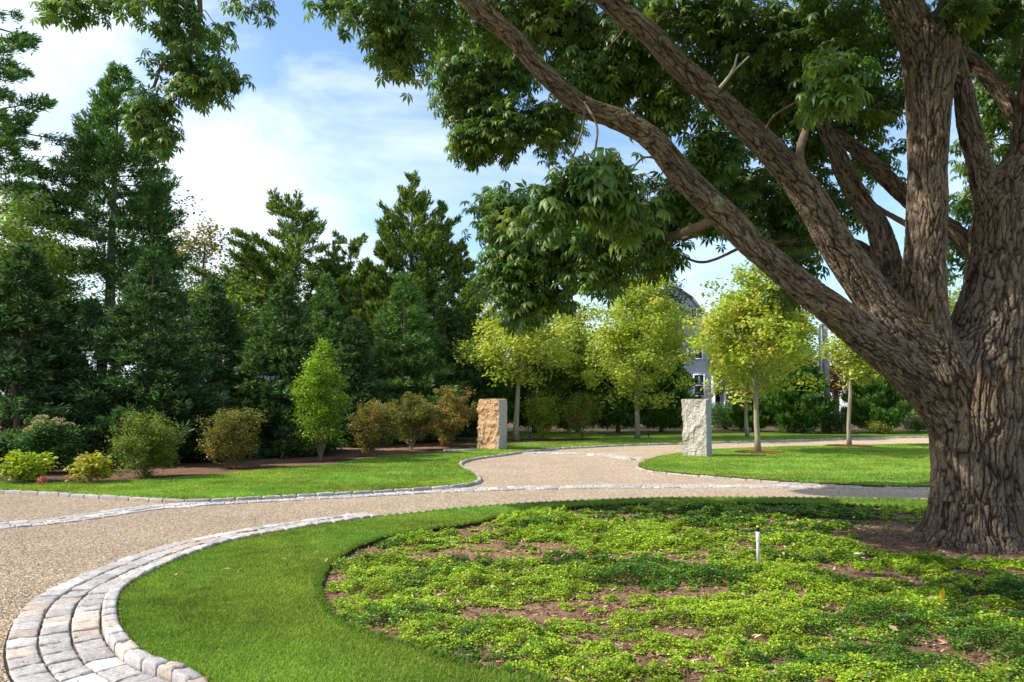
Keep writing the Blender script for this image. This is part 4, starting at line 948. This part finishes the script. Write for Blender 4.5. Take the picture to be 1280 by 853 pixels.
    warp = np.stack([perlin(V*3.0+3), perlin(V*3.0+33), perlin(V*3+63)], 1)*.045+np.stack([perlin(V*8+3), perlin(V*8+33), perlin(V*8+63)], 1)*.014
    wq = wq+warp
    fq = Fq[:, None]
    bp = wq*fq*np.array([1, 1, .15])
    n1 = perlin(bp*1.15); n2 = perlin(bp*1.5+np.array([41.3, 7.7, 3.1])); n3 = perlin(bp*2.6+np.array([4.3, 17.7, 33.1]))
    f_ = np.minimum(np.minimum(np.abs(n1), np.abs(n2)*1.1), np.abs(n3)*1.7+.03)
    fine = perlin(wq*np.array([60, 60, 14.])); n4 = perlin(wq*fq*5.2*np.array([1, 1, .16])+77)
    lift = .5+.5*np.clip(perlin(bp*.8+np.array([9.1, 3.3, 71.])), -1, 1)
    H = np.clip(f_/.2, 0, 1)**.6*(.72+.28*lift)+.1*fine-.13*np.clip(1-np.abs(n4)/.12, 0, 1)*np.clip(f_/.15, 0, 1)
    amp = np.interp(Rl, [.08, .2, .5], [.012, .028, .048])
    flare = np.clip(1-V[:, 2]/.75, 0, 1)**2; th_ = np.arctan2(V[:, 1]-O[1], V[:, 0]-O[0])
    fl = perlin(np.column_stack([np.cos(th_)*3.2, np.sin(th_)*3.2, V[:, 2]*.5]))*.13*flare
    rd_ = np.column_stack([np.cos(th_), np.sin(th_), np.zeros(n)])
    V2 = V+Nn*((H-.75)*amp)[:, None]+Nn*(perlin(V*2.2)*.02*np.clip(Rl/.3, .3, 1))[:, None]+rd_*fl[:, None]
    me.vertices.foreach_set('co', (V2-O).astype(np.float32).ravel())
    big_ = .5+.5*perlin(V*1.3+5)
    Cr = np.array([.285, .21, .15]); Cf = np.array([.04, .026, .018]); k = np.clip((H-.18)/.62, 0, 1)[:, None]
    C = Cf*(1-k)+Cr*k; C *= (1+.22*(perlin(V*2.5+7)+.5*perlin(V*8)))[:, None]
    C *= np.where(big_[:, None] > .7, np.array([1.05, .98, .85]), 1)
    # lichen spots
    for (u, v, Yl, rr) in ((899, 250, a-.78, .055), (838, 52, a-.7, .02), (829, 46, a-.72, .035)):
        c = P(u, v, Yl); dd = np.linalg.norm((V2-c)*np.array([1, .35, 1]), axis=1)+perlin(V*30)*.02
        kk = np.clip((rr*1.15-dd)/.015, 0, 1)[:, None]*(V2[:, 1] < Yl+.3)[:, None]*(k > .25); C = C*(1-kk)+np.array([.33, .36, .2])*kk
    bc = me.attributes.new('barkco', 'FLOAT_VECTOR', 'POINT'); bc.data.foreach_set('vector', (wq*np.array([1, 1, .22])).astype(np.float32).ravel())
    at = me.color_attributes.new('tint', 'FLOAT_COLOR', 'POINT'); C4 = np.ones((n, 4), np.float32); C4[:, :3] = np.clip(C, .01, .7); at.data.foreach_set('color', C4.ravel())
    me.polygons.foreach_set('use_smooth', np.ones(len(me.polygons), bool)); me.materials.clear(); me.materials.append(M['bark'])
    to = bpy.data.objects.new('trunk', me); COL.objects.link(to); to.parent = root
    tick('bark')
    # ---------------- crown
    fa = Acc(); LP = np.concatenate([L[6:, :3] for L in full[1:]])
    # palmate leaf
    tv, tt = [], []; nlt = 7
    for q in range(nlt):
        an = (q-(nlt-1)/2)*.78; ln = 1-.32*abs(q-(nlt-1)/2)/((nlt-1)/2); d = np.array([math.sin(an), math.cos(an), 0]); sd = np.array([math.cos(an), -math.sin(an), 0]); k0 = len(tv)
        dn = np.array([0, 0, -1.])
        m1 = d*.46*ln+dn*.14*ln; w = .15*ln; tip = d*.78*ln+dn*.56*ln
        tv += [d*.04, m1-sd*w+dn*.05, m1+dn*-.02, m1+sd*w+dn*.05, tip]
        tt += [(k0, k0+2, k0+1), (k0, k0+3, k0+2), (k0+1, k0+2, k0+4), (k0+2, k0+3, k0+4)]
    tv = np.array(tv); tt = np.array(tt)
    pal = [(.055, .12, .024), (.085, .165, .03), (.125, .21, .04), (.19, .27, .06), (.27, .31, .06)]; wt = [3, 4, 3, 1.4, .5]
    def clumpset(cc, nl, rc, size, start):
        n = len(cc); i = np.repeat(np.arange(n), nl); m = len(i)
        g = rdir(r, m)*(r.random(m)**.5)[:, None]*rc*np.array([1, 1, .75])
        Pp = cc[i]+g; out = g.copy(); out[:, 2] = 0; out = unit(out+r.normal(0, .06, (m, 3)))
        d = out*1.0+np.column_stack([r.normal(0, .3, (m, 2)), r.normal(-.45, .35, m)])
        Nn = np.column_stack([r.normal(0, .3, (m, 2)), np.ones(m)])+out*.35
        cl = palette(r, n, pal, wt, .1)[i]; C = cl*.5+palette(r, m, pal, wt, .15)*.5
        scatter(fa, tv, tt, Pp, frames(d, Nn), size*r.uniform(.75, 1.25, m), C)
        if start is not None:
            for c in cc:
                mid = (np.array(start)+c)/2+np.array([0, 0, .1])+r.normal(0, .05, 3)
                tube(br, [start, mid, c], [.014, .009, .004], 4, (.17, .12, .08), False)
    blobs = [ # u, v, Y, ru, rv, depth radius(m), clumps, size
        (232, 22, 11, 72, 26, .8, 14, .15), (258, 98, 11, 42, 34, .6, 14, .15), (222, 75, 11.2, 46, 42, .6, 10, .15), (190, 142, 11, 24, 34, .5, 12, .15), (205, 178, 11, 12, 14, .3, 4, .15), (90, 4, 11, 42, 12, .6, 7, .15), (305, -8, 11, 30, 14, .6, 5, .15), (145, -12, 11, 40, 12, .5, 5, .15),
        (485, 22, 8.5, 42, 30, .5, 12, .145), (500, 62, 8.5, 38, 26, .5, 9, .145), (545, 22, 9, 35, 40, .5, 8, .145), (415, -8, 10, 35, 8, .5, 4, .15),
        (588, 105, 13, 46, 46, .9, 34, .155), (632, 82, 13, 46, 55, 1, 34, .155), (620, 162, 13, 62, 36, .9, 38, .155), (590, 182, 13, 36, 18, .6, 16, .155), (690, 155, 13, 40, 36, .9, 24, .155), (560, 60, 13, 25, 25, .6, 8, .155),
        (620, 20, 9.5, 70, 34, .9, 20, .15), (715, 50, 9.5, 55, 55, .9, 26, .15), (780, 70, 9.5, 60, 60, 1, 30, .15), (690, 5, 9.5, 80, 30, .9, 20, .15), (850, 20, 9.5, 100, 36, 1, 32, .15),
        (750, 95, 9, 45, 30, .5, 16, .145), (835, 125, 9.2, 45, 40, .5, 18, .145), (885, 195, 9.4, 36, 36, .5, 12, .145),
        (742, 222, 6.2, 42, 22, .3, 8, .14), (702, 246, 6.4, 28, 32, .3, 8, .14), (770, 262, 6.6, 44, 26, .35, 9, .14),
        (632, 268, 11.5, 36, 34, .7, 20, .155), (655, 312, 11, 62, 42, .8, 36, .155), (625, 345, 11, 34, 22, .6, 12, .155), (668, 368, 11, 46, 18, .6, 16, .155), (715, 310, 10.5, 55, 48, .8, 30, .15), (780, 290, 10, 60, 46, .8, 28, .15), (745, 345, 10.5, 40, 22, .6, 12, .15), (835, 262, 10, 45, 36, .7, 18, .15), (822, 322, 10.5, 22, 22, .5, 6, .15), (650, 395, 11, 26, 10, .5, 5, .155),
        (890, 225, 10.5, 50, 50, .8, 20, .15), (945, 262, 11, 45, 42, .8, 22, .15), (985, 300, 11, 30, 42, .6, 14, .15), (905, 270, 10, 35, 22, .5, 8, .15), (1000, 345, 10, 26, 24, .4, 7, .15),
        (930, 70, 10, 70, 60, 1.2, 38, .15), (1010, 50, 10, 70, 60, 1.2, 38, .15), (1085, 50, 10.5, 60, 55, 1.2, 32, .15), (950, 140, 11, 60, 50, 1, 30, .15), (1030, 140, 11.5, 60, 50, 1, 30, .15), (1100, 130, 11.5, 45, 50, 1, 22, .15), (1095, 205, 12, 35, 25, .7, 9, .15), (1000, 210, 11.5, 45, 36, .8, 16, .15), (1040, 260, 11.5, 36, 36, .7, 14, .15),
        (1035, 105, 7.0, 36, 44, .4, 10, .14),
        (1230, 20, 10, 60, 45, 1, 30, .15), (1265, 90, 11, 40, 50, 1, 20, .15), (1245, 180, 12, 35, 40, .9, 14, .155), (1205, 330, 12.5, 20, 40, .5, 5, .155), (1210, 255, 12.5, 18, 30, .5, 5, .155), (1208, 30, 8.5, 25, 40, .4, 8, .14),
    ]
    for (u, v, Y, ru, rv, rd, nc, sz) in blobs:
        c = P(u, v, Y); R3 = np.array([ru/F*Y, rd, rv/F*Y]); d = rdir(r, int(nc*1.45)); cc = c+d*(r.random(len(d))**.45)[:, None]*R3
        cc = cc[cc[:, 2] > 2.2]
        near = LP[np.argmin(np.linalg.norm((LP-c)*np.array([1, .7, 1]), axis=1))]
        st = c+np.array([0, .1, .12]); D0 = np.linalg.norm(near-c)
        if D0 < 2.4 and v > -5:
            ctl = [near, near*.7+c*.3+r.normal(0, .03*D0, 3)+np.array([0, 0, .07*D0]), near*.35+c*.65+r.normal(0, .03*D0, 3)+np.array([0, 0, .09*D0]), st]
            sp_ = spline(ctl, 5); tube(br, sp_, np.linspace(.017, .008, len(sp_)), 6, (.14, .1, .07), False, .05)
        rcc = .30 if Y > 8 else .24
        clumpset(cc, 14, rcc, sz*1.08, st)
    # crown above and beyond the frame: throws the shade
    cc = []; C0 = np.array([3.2, 8.0, 7.4]); RR = np.array([7.6, 5.2, 4.0])
    while len(cc) < 420:
        d = rdir(r, 1)[0]*(r.random()**.4)*RR+C0
        if d[2] < 3.4: continue
        u, v, dep = proj(d[None]); 
        if dep[0] > .3 and -60 < u[0] < 1310 and v[0] > -62: continue
        if perlin(d[None]*.6+11)[0] < -.05: continue
        if d[1] < 3.0 and d[2] < 5: continue
        cc.append(d)
    cc = np.array(cc)
    clumpset(cc, 15, .5, .2, None)
    # visible bare secondary branches
    def bt(L, col=(.15, .11, .08)):
        s = limb(L); tube(br, s[:, :3], s[:, 3], 8, col, True, .04)
    bt([(905,268,a-.5,7),(870,285,a+.3,6.5),(830,300,a+1,6.5),(782,328,a+1.6,6.5),(738,352,a+2,5),(700,378,a+2.3,3)])
    bt([(1136,282,a+.3,4.5),(1118,272,a+.6,4),(1104,264,a+.8,3.5),(1085,250,a+1,2.5)])
    bt([(900,110,a-.6,2.6),(915,90,a-.75,2),(922,68,a-.85,1.2)], (.4, .36, .3)); bt([(914,92,a-.75,1.6),(936,71,a-.7,1)], (.4, .36, .3))
    bt([(245,-30,11,4),(250,20,11,3.5),(235,55,11,3),(205,78,11,2.6),(192,110,11,2.2)]); bt([(228,60,11,2.5),(265,75,11,2),(285,100,11,1.3)])
    bt([(1003,222,a-.3,8),(1000,190,a-.3,6),(1008,160,a-.15,5),(1022,120,a+.2,3.6),(1030,70,a+.5,2)], (.15, .11, .08))
    bt([(855,322,a+1.4,1.6),(875,328,a+1.2,1.8),(895,324,a+1,2),(925,310,a+.6,2.2)])
    bo = br.build('branches', M['stem'], root); bo.location = tuple(-O); fo = fa.build('foliage', M['big_leaf'], root); fo.location = tuple(-O)
big_tree()

tick('bigtree')
# ------------------------------------------------------------------ light, sky
EL, AZ = 44, 4     # sun from the left, AZ degrees behind the camera plane
sd = Vector((-math.cos(RAD(AZ))*math.cos(RAD(EL)), -math.sin(RAD(AZ))*math.cos(RAD(EL)), math.sin(RAD(EL))))
sl = bpy.data.lights.new('sun', 'SUN'); sl.energy = 4.5; sl.angle = RAD(.53); sl.color = (1, .93, .82)
so = bpy.data.objects.new('sun', sl); COL.objects.link(so); so.rotation_euler = sd.to_track_quat('Z', 'Y').to_euler()
w = bpy.data.worlds.new('World'); scene.world = w; w.use_nodes = True; nt = w.node_tree; nt.nodes.clear()
out = nt.nodes.new('ShaderNodeOutputWorld'); bgn = nt.nodes.new('ShaderNodeBackground'); bgn.inputs[1].default_value = .15
sky = nt.nodes.new('ShaderNodeTexSky'); sky.sky_type = 'NISHITA'; sky.sun_disc = False; sky.sun_elevation = RAD(EL); sky.sun_rotation = math.atan2(sd.x, sd.y)
sky.air_density = 1.0; sky.dust_density = .6; sky.ozone_density = 1.5
tc = nt.nodes.new('ShaderNodeTexCoord'); mp = nt.nodes.new('ShaderNodeMapping'); mp.inputs['Scale'].default_value = (1.0, 1.0, 2.6); mp.inputs['Rotation'].default_value = (0, RAD(-22), 0); mp.inputs['Location'].default_value = (.35, .1, .2)
nt.links.new(tc.outputs['Generated'], mp.inputs[0])
n1 = noise(nt, 1.7, 9, .58, mp.outputs[0], .5)
cr = ramp(nt, [(.46, (0, 0, 0)), (.68, (1, 1, 1))]); nt.links.new(n1.outputs[0], cr.inputs[0])
# cloud bank thicker towards the left of the view
sx = nt.nodes.new('ShaderNodeSeparateXYZ'); nt.links.new(tc.outputs['Generated'], sx.inputs[0])
mr = nt.nodes.new('ShaderNodeMapRange'); mr.inputs[1].default_value = -.62; mr.inputs[2].default_value = -.28; mr.inputs[3].default_value = .6; mr.inputs[4].default_value = 0.0
nt.links.new(sx.outputs[0], mr.inputs[0])
ad = nt.nodes.new('ShaderNodeMath'); ad.operation = 'ADD'; ad.use_clamp = True; nt.links.new(mr.outputs[0], ad.inputs[1])
mu = nt.nodes.new('ShaderNodeMath'); mu.operation = 'MULTIPLY'; mu.inputs[1].default_value = .85
nt.links.new(cr.outputs[0], mu.inputs[0]); nt.links.new(mu.outputs[0], ad.inputs[0])
skc = mixc(nt, sky.outputs[0], (1.0, 1.08, 1.15), 1.0, 'MULTIPLY')
c = mixc(nt, skc, (5.6, 6.0, 6.4), ad.outputs[0])
nt.links.new(c, bgn.inputs[0]); nt.links.new(bgn.outputs[0], out.inputs[0])
vs = scene.view_settings; vs.view_transform = 'Standard'; vs.look = 'None'; vs.gamma = 1; vs.exposure = .62; vs.use_curve_mapping = False
scene.cycles.max_bounces = 6; scene.cycles.transparent_max_bounces = 4; scene.cycles.use_denoising = True
